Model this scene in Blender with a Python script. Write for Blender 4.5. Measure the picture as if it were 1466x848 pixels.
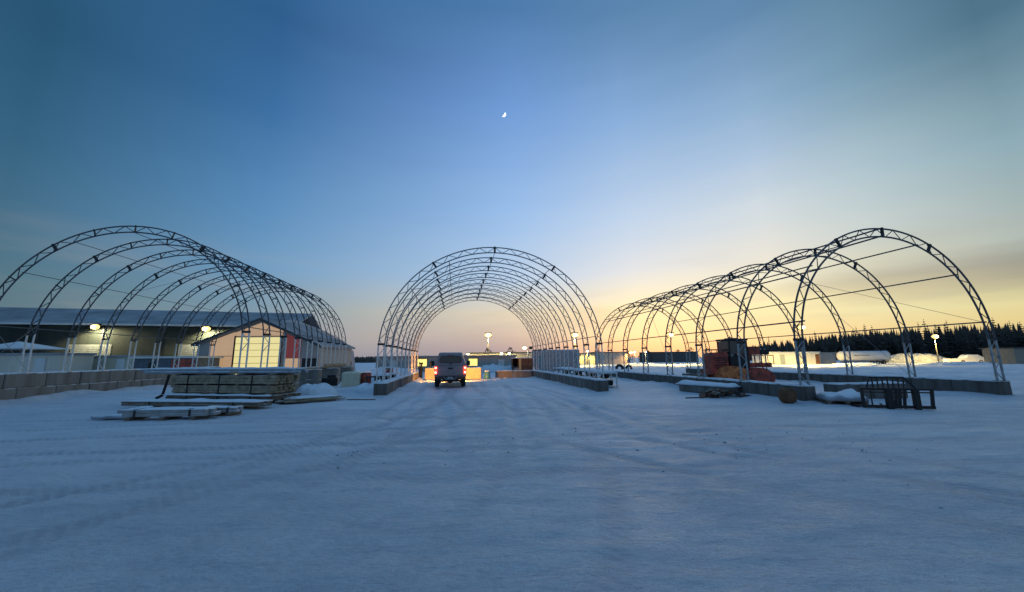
import bpy, math, random
import numpy as np
from mathutils import Matrix, Vector, noise
random.seed(7)
R_ = math.radians
PI = math.pi
sc = bpy.context.scene
for o in list(bpy.data.objects): bpy.data.objects.remove(o)
COL = sc.collection

# ------------------------------------------------------------------ camera
cam = bpy.data.cameras.new('camera')
cam.sensor_width = 36.0
cam.lens = 538.08 / 1466 * 36.0
cam.clip_start = 0.05
cam.clip_end = 6000
camo = bpy.data.objects.new('camera', cam)
COL.objects.link(camo)
camo.matrix_world = Matrix.Translation((0, 0, 1.7)) @ Matrix.Rotation(PI / 2 + 0.16455, 4, 'X') @ Matrix.Rotation(-0.00899, 4, 'Z')
sc.camera = camo

# ------------------------------------------------------------------ view
sc.view_settings.view_transform = 'Standard'
sc.view_settings.look = 'None'
sc.view_settings.exposure = 0.0
sc.view_settings.gamma = 1.0
sc.render.engine = 'CYCLES'
sc.cycles.max_bounces = 6
sc.cycles.diffuse_bounces = 3
sc.cycles.glossy_bounces = 3
sc.cycles.sample_clamp_indirect = 4.0

def lin(r, g, b):
    f = lambda c: (c / 255) / 12.92 if c / 255 <= .04045 else ((c / 255 + .055) / 1.055) ** 2.4
    return (f(r), f(g), f(b), 1)

# ------------------------------------------------------------------ world: dusk sky
SUN_AZ = 20.0
SUN_EL = 3.0
W = bpy.data.worlds.new('World'); sc.world = W; W.use_nodes = True
nt = W.node_tree; nt.nodes.clear()
def N(t, **k):
    n = nt.nodes.new(t)
    for a, v in k.items(): setattr(n, a, v)
    return n
def L(a, b): nt.links.new(a, b)
def M(op, a, b=None, c=None):
    n = N('ShaderNodeMath', operation=op)
    for i, v in enumerate((a, b, c)):
        if v is None: continue
        if isinstance(v, (int, float)): n.inputs[i].default_value = v
        else: L(v, n.inputs[i])
    return n.outputs[0]
tc = N('ShaderNodeTexCoord')
sx = N('ShaderNodeSeparateXYZ'); L(tc.outputs['Generated'], sx.inputs[0])
el = M('MULTIPLY', M('ARCSINE', sx.outputs['Z']), 180 / PI)
az = M('MULTIPLY', M('ARCTAN2', sx.outputs['X'], sx.outputs['Y']), 180 / PI)
# thin streaks of cloud low over the glow
cmb = N('ShaderNodeCombineXYZ'); L(M('MULTIPLY', az, 0.035), cmb.inputs[0]); L(M('MULTIPLY', el, 0.33), cmb.inputs[1])
nz = N('ShaderNodeTexNoise'); L(cmb.outputs[0], nz.inputs['Vector']); nz.inputs['Scale'].default_value = 1.0; nz.inputs['Detail'].default_value = 4; nz.inputs['Roughness'].default_value = .5
wob = M('MULTIPLY', M('SUBTRACT', nz.outputs['Fac'], .5), 2.6)
elw = M('ADD', el, wob)
f_el = M('DIVIDE', elw, 90.0)
def ramp(stops):
    r = N('ShaderNodeValToRGB'); r.color_ramp.interpolation = 'EASE' if False else 'LINEAR'
    e = r.color_ramp.elements
    while len(e) > 1: e.remove(e[-1])
    e[0].position = stops[0][0] / 90; e[0].color = lin(*stops[0][1])
    for d_, c_ in stops[1:]:
        k = e.new(d_ / 90); k.color = lin(*c_)
    L(f_el, r.inputs[0]); return r.outputs[0]
cols = [
 (-120, ramp([(0, (124, 142, 160)), (6, (118, 148, 178)), (20, (92, 138, 182)), (45, (56, 104, 154)), (70, (118, 162, 212)), (90, (138, 178, 226))])),
 (-55,  ramp([(0, (104, 118, 128)), (3, (92, 114, 124)), (7, (78, 112, 128)), (13.7, (60, 104, 132)), (22, (44, 92, 124)), (31, (34, 80, 112)), (50, (48, 98, 140)), (70, (118, 162, 212)), (90, (138, 178, 226))])),
 (-35,  ramp([(0, (138, 142, 156)), (3, (138, 150, 162)), (7, (116, 146, 166)), (12, (106, 150, 188)), (19, (86, 137, 184)), (31, (56, 108, 160)), (41, (42, 90, 138)), (60, (64, 122, 168)), (75, (130, 172, 222)), (90, (138, 178, 226))])),
 (0,    ramp([(0, (146, 146, 160)), (1.5, (172, 158, 164)), (3.5, (204, 184, 174)), (6.7, (222, 208, 184)), (9, (206, 208, 206)), (12, (178, 203, 230)), (22.4, (148, 186, 231)), (36, (110, 153, 212)), (47, (74, 120, 170)), (65, (74, 132, 176)), (75, (130, 172, 222)), (90, (138, 178, 226))])),
 (18,   ramp([(0, (206, 168, 150)), (1.5, (232, 188, 152)), (3.5, (240, 214, 170)), (6.5, (246, 230, 182)), (9, (232, 226, 204)), (12.2, (214, 220, 226)), (20, (186, 208, 233)), (33, (134, 172, 217)), (45, (88, 130, 172)), (60, (76, 128, 176)), (75, (130, 172, 222)), (90, (138, 178, 226))])),
 (35,   ramp([(0, (238, 190, 140)), (2, (246, 212, 158)), (4.5, (244, 228, 174)), (7.5, (244, 232, 184)), (9.5, (238, 232, 202)), (12.2, (228, 224, 212)), (18.2, (206, 216, 222)), (25, (170, 194, 220)), (30.2, (144, 176, 208)), (40, (96, 136, 174)), (55, (72, 122, 162)), (75, (130, 172, 222)), (90, (138, 178, 226))])),
 (45,   ramp([(0, (222, 186, 134)), (2.5, (232, 206, 148)), (5, (230, 220, 170)), (7, (216, 204, 160)), (8.5, (188, 182, 158)), (10.5, (206, 204, 184)), (14, (196, 206, 204)), (20, (172, 194, 204)), (30, (118, 154, 178)), (45, (68, 112, 144)), (75, (130, 172, 222)), (90, (138, 178, 226))])),
 (55,   ramp([(0, (200, 172, 122)), (3, (222, 202, 142)), (5, (220, 210, 156)), (6.8, (160, 156, 136)), (8.6, (150, 150, 140)), (10.5, (172, 182, 176)), (19, (138, 168, 180)), (30, (76, 114, 136)), (45, (56, 98, 128)), (75, (130, 172, 222)), (90, (138, 178, 226))])),
 (120,  ramp([(0, (134, 146, 156)), (6, (124, 150, 174)), (20, (94, 138, 180)), (45, (56, 104, 154)), (70, (118, 162, 212)), (90, (138, 178, 226))])),
]
cur = cols[0][1]
for (a0, _), (a1, c1) in zip(cols[:-1], cols[1:]):
    mr = N('ShaderNodeMapRange', interpolation_type='SMOOTHERSTEP' if False else 'LINEAR'); L(az, mr.inputs[0])
    mr.inputs[1].default_value = a0; mr.inputs[2].default_value = a1
    mx = N('ShaderNodeMix', data_type='RGBA'); L(mr.outputs[0], mx.inputs[0]); L(cur, mx.inputs[6]); L(c1, mx.inputs[7]); cur = mx.outputs[2]
# faint grey cloud band on the right
cmb2 = N('ShaderNodeCombineXYZ'); L(M('MULTIPLY', az, 0.045), cmb2.inputs[0]); L(M('MULTIPLY', el, 0.28), cmb2.inputs[1]); cmb2.inputs[2].default_value = 7.3
nz2 = N('ShaderNodeTexNoise'); L(cmb2.outputs[0], nz2.inputs['Vector']); nz2.inputs['Scale'].default_value = 1.3; nz2.inputs['Detail'].default_value = 5; nz2.inputs['Roughness'].default_value = .45
cm = N('ShaderNodeMapRange'); L(nz2.outputs['Fac'], cm.inputs[0]); cm.inputs[1].default_value = .5; cm.inputs[2].default_value = .78
lowf = N('ShaderNodeMapRange'); L(el, lowf.inputs[0]); lowf.inputs[1].default_value = 16; lowf.inputs[2].default_value = 5
mx = N('ShaderNodeMix', data_type='RGBA'); L(M('MULTIPLY', M('MULTIPLY', cm.outputs[0], lowf.outputs[0]), .45), mx.inputs[0]); L(cur, mx.inputs[6]); mx.inputs[7].default_value = lin(168, 160, 152)
cur = mx.outputs[2]
bg = N('ShaderNodeBackground'); L(cur, bg.inputs['Color']); bg.inputs['Strength'].default_value = 1.0
sky = N('ShaderNodeTexSky', sky_type='NISHITA'); sky.sun_disc = False; sky.sun_elevation = R_(SUN_EL); sky.sun_rotation = R_(SUN_AZ)
bg2 = N('ShaderNodeBackground'); L(sky.outputs[0], bg2.inputs['Color']); bg2.inputs['Strength'].default_value = 0.012
ad = N('ShaderNodeAddShader'); L(bg.outputs[0], ad.inputs[0]); L(bg2.outputs[0], ad.inputs[1])
wo = N('ShaderNodeOutputWorld'); L(ad.outputs[0], wo.inputs['Surface'])

sun = bpy.data.lights.new('sun', 'SUN'); sun.energy = 0.14; sun.angle = R_(25); sun.color = (1, .72, .42)
suno = bpy.data.objects.new('sun', sun); COL.objects.link(suno)
suno.rotation_euler = Vector((-math.sin(R_(SUN_AZ)), -math.cos(R_(SUN_AZ)), -math.tan(R_(SUN_EL + 1.5)))).to_track_quat('-Z', 'Y').to_euler()

# ------------------------------------------------------------------ helpers
MATS = {}
def mat(name, col, rough=.7, metal=0.0, var=.25, scale=3.0, bump=.25, bscale=18.0, col2=None, emit=None, emit_s=0, wave=None, snow=0.0, spec=.5, streak=False):
    """Procedural surface: base colour broken up by two noises, bump, optional corrugation and snow dusting on upward faces."""
    if name in MATS: return MATS[name]
    m = bpy.data.materials.new(name); m.use_nodes = True; t = m.node_tree; b = t.nodes['Principled BSDF']
    def n(ty, **k):
        q = t.nodes.new(ty)
        for a, v in k.items(): setattr(q, a, v)
        return q
    co = n('ShaderNodeTexCoord')
    src = co.outputs['Object']
    if streak:
        mp = n('ShaderNodeMapping'); mp.inputs['Scale'].default_value = (1, 1, .12); t.links.new(src, mp.inputs[0]); nsrc = mp.outputs[0]
    else: nsrc = src
    n1 = n('ShaderNodeTexNoise'); n1.inputs['Scale'].default_value = scale; n1.inputs['Detail'].default_value = 6; n1.inputs['Roughness'].default_value = .65
    t.links.new(nsrc, n1.inputs['Vector'])
    c1 = tuple(min(1, c * (1 + var)) for c in col); c0 = tuple(c * (1 - var) for c in (col2 or col))
    cr = n('ShaderNodeValToRGB'); cr.color_ramp.elements[0].position = .32; cr.color_ramp.elements[1].position = .68
    cr.color_ramp.elements[0].color = (*c0, 1); cr.color_ramp.elements[1].color = (*c1, 1)
    t.links.new(n1.outputs['Fac'], cr.inputs[0])
    outc = cr.outputs[0]
    if snow > 0:
        ge = n('ShaderNodeNewGeometry'); sp = n('ShaderNodeSeparateXYZ'); t.links.new(ge.outputs['Normal'], sp.inputs[0])
        n3 = n('ShaderNodeTexNoise'); n3.inputs['Scale'].default_value = 2.2; n3.inputs['Detail'].default_value = 5; t.links.new(src, n3.inputs['Vector'])
        a = n('ShaderNodeMath', operation='MULTIPLY_ADD'); t.links.new(n3.outputs['Fac'], a.inputs[0]); a.inputs[1].default_value = 1.2; a.inputs[2].default_value = snow - 1.15
        a2 = n('ShaderNodeMath', operation='ADD'); t.links.new(a.outputs[0], a2.inputs[0]); t.links.new(sp.outputs['Z'], a2.inputs[1])
        mr = n('ShaderNodeMapRange'); t.links.new(a2.outputs[0], mr.inputs[0]); mr.inputs[1].default_value = .45; mr.inputs[2].default_value = .7
        mxx = n('ShaderNodeMix', data_type='RGBA'); t.links.new(mr.outputs[0], mxx.inputs[0]); t.links.new(outc, mxx.inputs[6]); mxx.inputs[7].default_value = (.74, .77, .8, 1); outc = mxx.outputs[2]
    t.links.new(outc, b.inputs['Base Color'])
    b.inputs['Roughness'].default_value = rough; b.inputs['Metallic'].default_value = metal
    b.inputs['Specular IOR Level'].default_value = spec
    rr = n('ShaderNodeMapRange'); t.links.new(n1.outputs['Fac'], rr.inputs[0]); rr.inputs[3].default_value = max(.03, rough - .15); rr.inputs[4].default_value = min(1, rough + .15); t.links.new(rr.outputs[0], b.inputs['Roughness'])
    n2 = n('ShaderNodeTexNoise'); n2.inputs['Scale'].default_value = bscale; n2.inputs['Detail'].default_value = 5; t.links.new(src, n2.inputs['Vector'])
    bp = n('ShaderNodeBump'); bp.inputs['Strength'].default_value = bump; bp.inputs['Distance'].default_value = .03; t.links.new(n2.outputs['Fac'], bp.inputs['Height'])
    if wave:
        ax, ws = wave
        wv = n('ShaderNodeTexWave', wave_type='BANDS', bands_direction=ax); wv.inputs['Scale'].default_value = ws; t.links.new(src, wv.inputs['Vector'])
        b2 = n('ShaderNodeBump'); b2.inputs['Strength'].default_value = .45; b2.inputs['Distance'].default_value = .03; t.links.new(wv.outputs['Fac'], b2.inputs['Height']); t.links.new(bp.outputs[0], b2.inputs['Normal']); bp = b2
    t.links.new(bp.outputs[0], b.inputs['Normal'])
    if emit:
        b.inputs['Emission Color'].default_value = (*emit, 1); b.inputs['Emission Strength'].default_value = emit_s
    MATS[name] = m
    return m

class MB:
    def __init__(s): s.v = []; s.f = []; s.sm = []
    def add(s, vs, fs, smooth=False):
        o = len(s.v); s.v += [tuple(v) for v in vs]; s.f += [tuple(i + o for i in f) for f in fs]; s.sm += [smooth] * len(fs); return s
    def box(s, c, d, rz=0, bev=.0, rx=0, ry=0):
        """bevelled box, centre c, full size d"""
        hx, hy, hz = d[0] / 2, d[1] / 2, d[2] / 2
        m = Matrix.Rotation(rz, 3, 'Z') @ Matrix.Rotation(ry, 3, 'Y') @ Matrix.Rotation(rx, 3, 'X')
        c = Vector(c)
        if bev <= 0:
            vs = [c + m @ Vector((x * hx, y * hy, z * hz)) for x in (-1, 1) for y in (-1, 1) for z in (-1, 1)]
            s.add(vs, [(0, 1, 3, 2), (4, 6, 7, 5), (0, 4, 5, 1), (2, 3, 7, 6), (0, 2, 6, 4), (1, 5, 7, 3)])
            return s
        b = min(bev, hx * .9, hy * .9, hz * .9)
        idx = {}; vs = []
        for x in (-1, 1):
            for y in (-1, 1):
                for z in (-1, 1):
                    for a in range(3):
                        q = [x * (hx - b), y * (hy - b), z * (hz - b)]
                        q[a] += (x, y, z)[a] * b
                        idx[(x, y, z, a)] = len(vs); vs.append(c + m @ Vector(q))
        fs = []
        S = (-1, 1)
        for a in range(3):
            for sgn in S:
                o1, o2 = [k for k in range(3) if k != a]
                q = []
                for u, w in ((-1, -1), (1, -1), (1, 1), (-1, 1)):
                    k = [0, 0, 0]; k[a] = sgn; k[o1] = u; k[o2] = w; q.append(idx[(*k, a)])
                fs.append(q if (sgn > 0) == (a != 1) else q[::-1])
        for a in range(3):
            o1, o2 = [k for k in range(3) if k != a]
            for u in S:
                for w in S:
                    k0 = [0, 0, 0]; k0[a] = -1; k0[o1] = u; k0[o2] = w
                    k1 = list(k0); k1[a] = 1
                    fs.append((idx[(*k0, o1)], idx[(*k1, o1)], idx[(*k1, o2)], idx[(*k0, o2)]))
        for x in S:
            for y in S:
                for z in S: fs.append((idx[(x, y, z, 0)], idx[(x, y, z, 1)], idx[(x, y, z, 2)]))
        s.add(vs, fs); return s
    def tube(s, pts, r, n=6, cap=True, smooth=True):
        pts = [Vector(p) for p in pts]; rs = r if isinstance(r, (list, tuple)) else [r] * len(pts)
        vs = []; up = None
        for i, p in enumerate(pts):
            t = (pts[min(i + 1, len(pts) - 1)] - pts[max(i - 1, 0)])
            t = t.normalized() if t.length > 1e-9 else Vector((0, 0, 1))
            if up is None:
                up = Vector((0, 1, 0)) if abs(t.y) < .9 else Vector((1, 0, 0))
            u = (up - t * up.dot(t)).normalized(); w = t.cross(u); up = u
            for k in range(n):
                a = 2 * PI * (k + .5) / n; vs.append(p + (u * math.cos(a) + w * math.sin(a)) * rs[i])
        fs = []
        for i in range(len(pts) - 1):
            for k in range(n): fs.append((i * n + k, i * n + (k + 1) % n, (i + 1) * n + (k + 1) % n, (i + 1) * n + k))
        s.add(vs, fs, smooth)
        if cap:
            o = len(pts) - 1
            s.add([vs[k] for k in range(n)], [tuple(range(n))[::-1]]); s.add([vs[o * n + k] for k in range(n)], [tuple(range(n))])
        return s
    def loft(s, rings, close=True, caps=True, smooth=False):
        n = len(rings[0]); vs = [p for r in rings for p in r]; fs = []
        for i in range(len(rings) - 1):
            for k in range(n if close else n - 1): fs.append((i * n + k, i * n + (k + 1) % n, (i + 1) * n + (k + 1) % n, (i + 1) * n + k))
        s.add(vs, fs, smooth)
        if caps: s.add(rings[0], [tuple(range(n))[::-1]]); s.add(rings[-1], [tuple(range(n))])
        return s
    def sphere(s, c, r, n=12, m=8, sq=(1, 1, 1), jit=0):
        rings = []
        for j in range(1, m):
            th = PI * j / m
            rings.append([Vector(c) + Vector((math.sin(th) * math.cos(2 * PI * k / n) * r * sq[0], math.sin(th) * math.sin(2 * PI * k / n) * r * sq[1], math.cos(th) * r * sq[2])) * (1 + jit * (random.random() - .5)) for k in range(n)])
        s.loft(rings, smooth=True, caps=False)
        t = Vector(c) + Vector((0, 0, r * sq[2])); b = Vector(c) - Vector((0, 0, r * sq[2]))
        s.add(rings[0] + [t], [(k, n, (k + 1) % n)[::-1] for k in range(n)][::-1], True); s.add(rings[-1] + [b], [(k, (k + 1) % n, n) for k in range(n)], True)
        return s
    def build(s, name, m, parent=None, loc=(0, 0, 0), rz=0):
        me = bpy.data.meshes.new(name); me.from_pydata([tuple(v) for v in s.v], [], s.f); me.update()
        import bmesh
        bm = bmesh.new(); bm.from_mesh(me); bmesh.ops.recalc_face_normals(bm, faces=bm.faces); bm.to_mesh(me); bm.free()
        if any(s.sm): me.polygons.foreach_set('use_smooth', s.sm)
        o = bpy.data.objects.new(name, me); COL.objects.link(o); o.location = loc; o.rotation_euler = (0, 0, rz)
        if m: me.materials.append(m)
        if parent: o.parent = parent
        return o
def thing(name, label, cat, loc=(0, 0, 0), rz=0, group=None):
    o = bpy.data.objects.new(name, None); COL.objects.link(o); o.location = loc; o.rotation_euler = (0, 0, rz); o.empty_display_size = .2
    return tag(o, label, cat, group)
def tag(o, label, cat, group=None, kind=None):
    if label: o['label'] = label
    if cat: o['category'] = cat
    if group: o['group'] = group
    if kind: o['kind'] = kind
    return o
def dup(o, parent=None):
    c = o.copy(); COL.objects.link(c)
    if parent: c.parent = parent
    for ch in [x for x in o.children]: dup(ch, c)
    return c
def fbm(x, y, s=1.0, o=3, seed=0.0):
    v = 0; a = 1; 
    for k in range(o):
        v += a * noise.noise((x / s + seed, y / s - seed, seed * .37)); a *= .5; s *= .5
    return v
def snowcap(mb, x0, x1, y0, y1, z, h=.08, step=.18, over=.02, seed=0.0):
    """a closed lumpy sheet of snow on a rectangle"""
    nx = max(2, int((x1 - x0) / step)); ny = max(2, int((y1 - y0) / step))
    x0 -= over; x1 += over; y0 -= over; y1 += over
    vs = []; fs = []
    for i in range(nx + 1):
        for j in range(ny + 1):
            x = x0 + (x1 - x0) * i / nx; y = y0 + (y1 - y0) * j / ny
            e = 0.35 if i in (0, nx) or j in (0, ny) else 1
            vs.append((x + .02 * noise.noise((x * 5, y * 5, seed)), y, z + h * e * (1 + .7 * fbm(x, y, .8, 2, seed + 3))))
    n = len(vs)
    vs += [(v[0], v[1], z + .001) for v in vs]
    q = lambda i, j: i * (ny + 1) + j
    for i in range(nx):
        for j in range(ny):
            fs.append((q(i, j), q(i + 1, j), q(i + 1, j + 1), q(i, j + 1))); fs.append(tuple(n + k for k in (q(i, j + 1), q(i + 1, j + 1), q(i + 1, j), q(i, j))))
    for i in range(nx):
        for j in (0, ny): fs.append((q(i, j), q(i + 1, j), n + q(i + 1, j), n + q(i, j)))
    for j in range(ny):
        for i in (0, nx): fs.append((q(i, j), q(i, j + 1), n + q(i, j + 1), n + q(i, j)))
    mb.add(vs, fs, True)
def sstep(a, b, x):
    t = min(1, max(0, (x - a) / (b - a))); return t * t * (3 - 2 * t)
ORD = ['nearest', 'second', 'third', 'fourth', 'fifth', 'sixth', 'seventh', 'eighth', 'ninth', 'tenth', 'eleventh', 'twelfth', 'thirteenth', 'fourteenth', 'fifteenth']

# ------------------------------------------------------------------ materials
m_conc = mat('concrete', (.20, .198, .185), .9, var=.28, scale=2.2, bump=.5, bscale=22, snow=.5, col2=(.15, .125, .10), streak=True)
m_conc_d = mat('dark_concrete', (.135, .13, .12), .9, var=.35, scale=2.0, bump=.5, bscale=22, snow=.5, col2=(.11, .085, .07), streak=True)
m_conc_s = mat('rust_stained_concrete', (.20, .19, .17), .9, var=.32, scale=1.6, bump=.5, bscale=22, snow=.4, col2=(.19, .16, .13), streak=True)
m_snow2 = mat('settled_snow', (.66, .73, .78), .65, var=.06, scale=4, bump=.5, bscale=9)
m_galv = mat('galvanised_tube', (.25, .26, .27), .55, metal=.25, var=.25, scale=6, bump=.1)
m_leg = mat('galvanised_leg', (.66, .67, .65), .45, metal=.35, var=.2, scale=6, bump=.1)
m_plate = mat('dark_steel_plate', (.035, .035, .038), .6, metal=.4, var=.4, scale=10)
m_cable = mat('steel_cable', (.25, .25, .25), .5, metal=.8)
m_wood = mat('weathered_lumber', (.34, .27, .18), .85, var=.3, scale=5, bump=.4, bscale=25, col2=(.22, .17, .11), snow=.25)
m_wood_d = mat('old_timber', (.16, .12, .085), .9, var=.3, scale=5, bump=.4, bscale=25, snow=.35)
m_strap = mat('black_strap', (.02, .02, .022), .6)
m_black = mat('black_paint', (.012, .012, .014), .5, metal=.2, var=.4, scale=8, bump=.2)
m_rubber = mat('black_rubber', (.018, .018, .018), .85, var=.3, scale=9, bump=.4, bscale=40)
m_pipe = mat('painted_steel_pipe', (.30, .34, .38), .5, metal=.4, var=.25, scale=4, snow=.42)
m_maroon = mat('maroon_paint', (.44, .07, .04), .6, var=.4, scale=3, bump=.2, col2=(.10, .03, .02))
m_orange = mat('faded_orange_paint', (.55, .12, .03), .65, var=.3, scale=3, bump=.2, col2=(.35, .06, .025))
m_tarp = mat('orange_tarp', (.85, .22, .06), .75, var=.4, scale=3.5, bump=1.0, bscale=5, col2=(.25, .05, .02))
m_glass = mat('dark_glass', (.02, .022, .026), .12, var=.1, bump=0, spec=.8)
m_white = mat('white_sheet_metal', (.62, .62, .58), .6, var=.12, scale=1.2, bump=.15, wave=('X', 1.6), streak=True)
m_whitefab = mat('white_fabric', (.66, .66, .64), .7, var=.1, scale=.8, bump=.5, bscale=2)
m_greywall = mat('grey_siding', (.33, .33, .31), .7, var=.15, scale=.8, bump=.2, wave=('X', 1.2), streak=True)
m_greenwall = mat('dark_green_siding', (.030, .040, .034), .85, var=.35, scale=.35, bump=.2, wave=('X', 2.6), streak=True, spec=.2)
m_roofsnow = mat('snowy_roof', (.27, .28, .285), .8, var=.4, scale=.25, bump=.4, bscale=3)
m_darkroof = mat('dark_roof_sheet', (.045, .05, .052), .7, var=.25, scale=1, bump=.2)
m_cont = mat('grey_blue_container', (.30, .34, .36), .6, var=.2, scale=1.5, bump=.15, wave=('X', 1.9), streak=True)
m_beige = mat('beige_panel', (.55, .50, .36), .7, var=.12, scale=1.2, bump=.2, streak=True)
m_rust = mat('rusty_steel', (.16, .07, .035), .85, var=.5, scale=2.5, bump=.5, col2=(.08, .035, .02))
m_win = mat('lit_window', (.8, .75, .4), .4, bump=0, emit=(1, .80, .16), emit_s=1.15)
m_pole = mat('pole_steel', (.14, .14, .13), .5, metal=.3, var=.15)
m_bark = mat('bark', (.06, .045, .035), .95, var=.3, scale=6)
m_leafc = mat('conifer_needles', (.088, .078, .062), .9, var=.45, scale=1.5, bump=.4, col2=(.018, .024, .016))  # needle colour lifted to stand in for haze
m_woods = mat('far_wood_foliage', (.085, .075, .060), .95, var=.4, scale=.6)  # haze over the distant wood put into this lighter colour
def lampmat(name, c, s): return mat(name, (.9, .9, .85), .3, bump=0, emit=c, emit_s=s)
m_lens = lampmat('flood_lens_halo', (1, .60, .09), 2.6)
m_lens2 = lampmat('small_lamp_lens', (1, .80, .34), 3)
m_core = lampmat('lamp_core', (1, .92, .62), 22)

# ------------------------------------------------------------------ frames: shared numbers
FR = dict(
 C=dict(cx=-.895, cy=19.331, yaw=.148, sp=2.071, W=5.748, zp=2.44, za=7.566, zw=.60, t=.318, n=9, zs=2.1),
 R=dict(cx=15.595, cy=15.246, yaw=.145, sp=3.048, W=4.82, zp=2.319, za=7.009, zw=.60, t=.384, n=8, zs=2.19),
 L=dict(cx=-16.715, cy=15.972, yaw=.145, sp=1.868, W=5.134, zp=2.966, za=7.682, zw=1.25, t=.311, n=9, zs=2.55))
def W3(s, lx, ly, z=0):
    q = FR[s]; c, sn = math.cos(q['yaw']), math.sin(q['yaw'])
    return (q['cx'] + lx * c - ly * sn, q['cy'] + lx * sn + ly * c, z)
def LOC(s, x, y):
    q = FR[s]; c, sn = math.cos(q['yaw']), math.sin(q['yaw']); dx, dy = x - q['cx'], y - q['cy']
    return dx * c + dy * sn, -dx * sn + dy * c

# ------------------------------------------------------------------ ground
def ground_h(x, y):
    r = math.hypot(x, y)
    h = .030 * fbm(x, y, 3.2, 3, 1.7) * sstep(0, 3, r) + .012 * noise.noise((x * 1.3, y * 4.2, 4.4)) 
    h += .010 * noise.noise((x * 3.1, y * 7.5, 9.1))
    # ruts running into the middle frame
    cx, cy = LOC('C', x, y)
    g = sstep(-16, -6, cy) * (1 - sstep(17, 20, cy))
    for off, w, a in ((-4.2, .2, .05), (-2.5, .2, .05), (.6, .2, .06), (2.3, .2, .06), (1.3, .16, .035), (3.0, .16, .035)):
        u = cx - off - .5 * math.sin(cy * .16 + off) - .035 * (cy - 6) * (off > 0)
        h -= g * a * math.exp(-(u / w) ** 2); h += g * a * .5 * (math.exp(-((u - .33) / .13) ** 2) + math.exp(-((u + .33) / .13) ** 2))
    # cross traffic ruts in front of the frames
    for y0, k, a in ((10.6, .05, .022), (9.1, -.04, .016), (7.2, .09, .016), (13.0, .02, .022)):
        u = y - y0 - k * x - .5 * math.sin(x * .17 + y0 * 3); a *= .25 + .75 * sstep(-.3, .3, noise.noise((x * .16, y0, 1))); h -= a * math.exp(-(u / .2) ** 2) - a * .6 * math.exp(-((u - .34) / .15) ** 2)
    # snow banked along the walls
    for s, xs, y0, y1 in (('C', (-5.8, -5.1), -.3, 16), ('C', (4.95, 5.65), -.9, 16), ('R', (-4.95, -4.3), 0, 22), ('R', (4.5, 5.15), 0, 22), ('L', (-5.4, -4.75), -3, 16)):
        lx, ly = LOC(s, x, y)
        if y0 - 2 < ly < y1 + 2:
            e = sstep(y0 - .6, y0 + .5, ly) * (1 - sstep(y1 - .5, y1 + .6, ly))
            amp = .17 if s == 'L' else .07
            dd = max(0, xs[0] - lx, lx - xs[1]); h += e * amp * (1 + .8 * noise.noise((ly * .7, xs[0], 0))) * math.exp(-(dd / .35) ** 2)
    # loose snow inside and behind the frames
    lx, ly = LOC('C', x, y)
    if abs(lx) > 5.9 and ly > .5: h += .16 * sstep(.3, 3, ly) * max(0, .4 + fbm(x, y, 2.4, 3, 5.0)) * (1 - sstep(60, 90, y)) * (1 if y < 60 else .4)
    lx, ly = LOC('R', x, y)
    if abs(lx) < 4.2 and ly > .6: h += .13 * max(0, .4 + fbm(x, y, 1.8, 3, 2.0))
    if lx > 5.4: h += (.12 + .16 * sstep(30, 45, x)) * sstep(5.4, 9, lx) * sstep(-3, 3, ly) * max(0, .35 + fbm(x, y, 5.0, 4, 8.0)) * (1 - .6 * sstep(40, 60, y))
    d = sstep(-30, -24, x) * (1 - sstep(2, 6, x)) * sstep(47, 53, y) * (1 - sstep(75, 95, y)); h -= .8 * d
    return h
TR = [lambda y: -.15 * y + .2 + 15 * math.exp(-y / 5), lambda y: -.15 * y + 1.2 - 13 * math.exp(-y / 6), lambda y: -.15 * y + 3.6 + 7 * math.exp(-y / 8), lambda y: -.155 * y - .6 - 4 * math.exp(-y / 9), lambda y: -.15 * y + 2.6 - 5 * math.exp(-y / 4)]
TC = [lambda x: 9.4 + .04 * x + 1.1 * math.sin(x * .09), lambda x: 12.6 - .006 * (x - 4) ** 2, lambda x: 6.4 + .10 * x + .5 * math.sin(x * .13 + 2)]
def track_w(x, y):
    '''how far the snow is packed by tyres here, 0..1'''
    w = 0
    if 1 < y < 34:
        for k, f in enumerate(TR):
            for o in (-.8, .8):
                sl = (f(y + .1) - f(y)) / .1; d = abs(x - f(y) - o * math.sqrt(1 + sl * sl)) / math.sqrt(1 + sl * sl)
                if d < .3: w = max(w, (1 - sstep(.11, .2, d)) * (.95 - .12 * k))
        for k, f in enumerate(TC):
            for o in (-.8, .8):
                d = abs(y - f(x) - o)
                if d < .3: w = max(w, (1 - sstep(.11, .2, d)) * (.75 - .1 * k))
        w *= .35 + .65 * sstep(-.35, .25, noise.noise((x * .35, y * .35, 3.3)))
    return w
def axis(a, b, fine, lo, hi, grow=1.13):
    v = list(np.arange(a, b, fine)); s = fine; x = b
    while x < hi: v.append(x); s *= grow; x += s
    v.append(hi); s = fine; x = a - fine
    while x > lo: v.insert(0, x); s *= grow; x -= s
    v.insert(0, lo); return v
xs = axis(-24, 26, .12, -2500, 2500, 1.09)
ys = axis(1.5, 8, .07, -300, 8, 1.25)[:-1]; 
s_, y_ = .07, ys[-1]
while y_ < 3500:
    s_ = .07 + max(0, y_ - 8) * .0035 if y_ < 45 else s_ * 1.06
    y_ += s_; ys.append(y_)
TW = []; V = []; nx, ny = len(xs), len(ys)
for j, y in enumerate(ys):
    for i, x in enumerate(xs):
        w_ = track_w(x, y) if -24 < x < 26 and y < 34 else 0; TW.append(w_)
        V.append((x, y, ground_h(x, y) - .022 * w_ if abs(x) < 140 and y < 200 else 0.0))
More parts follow.
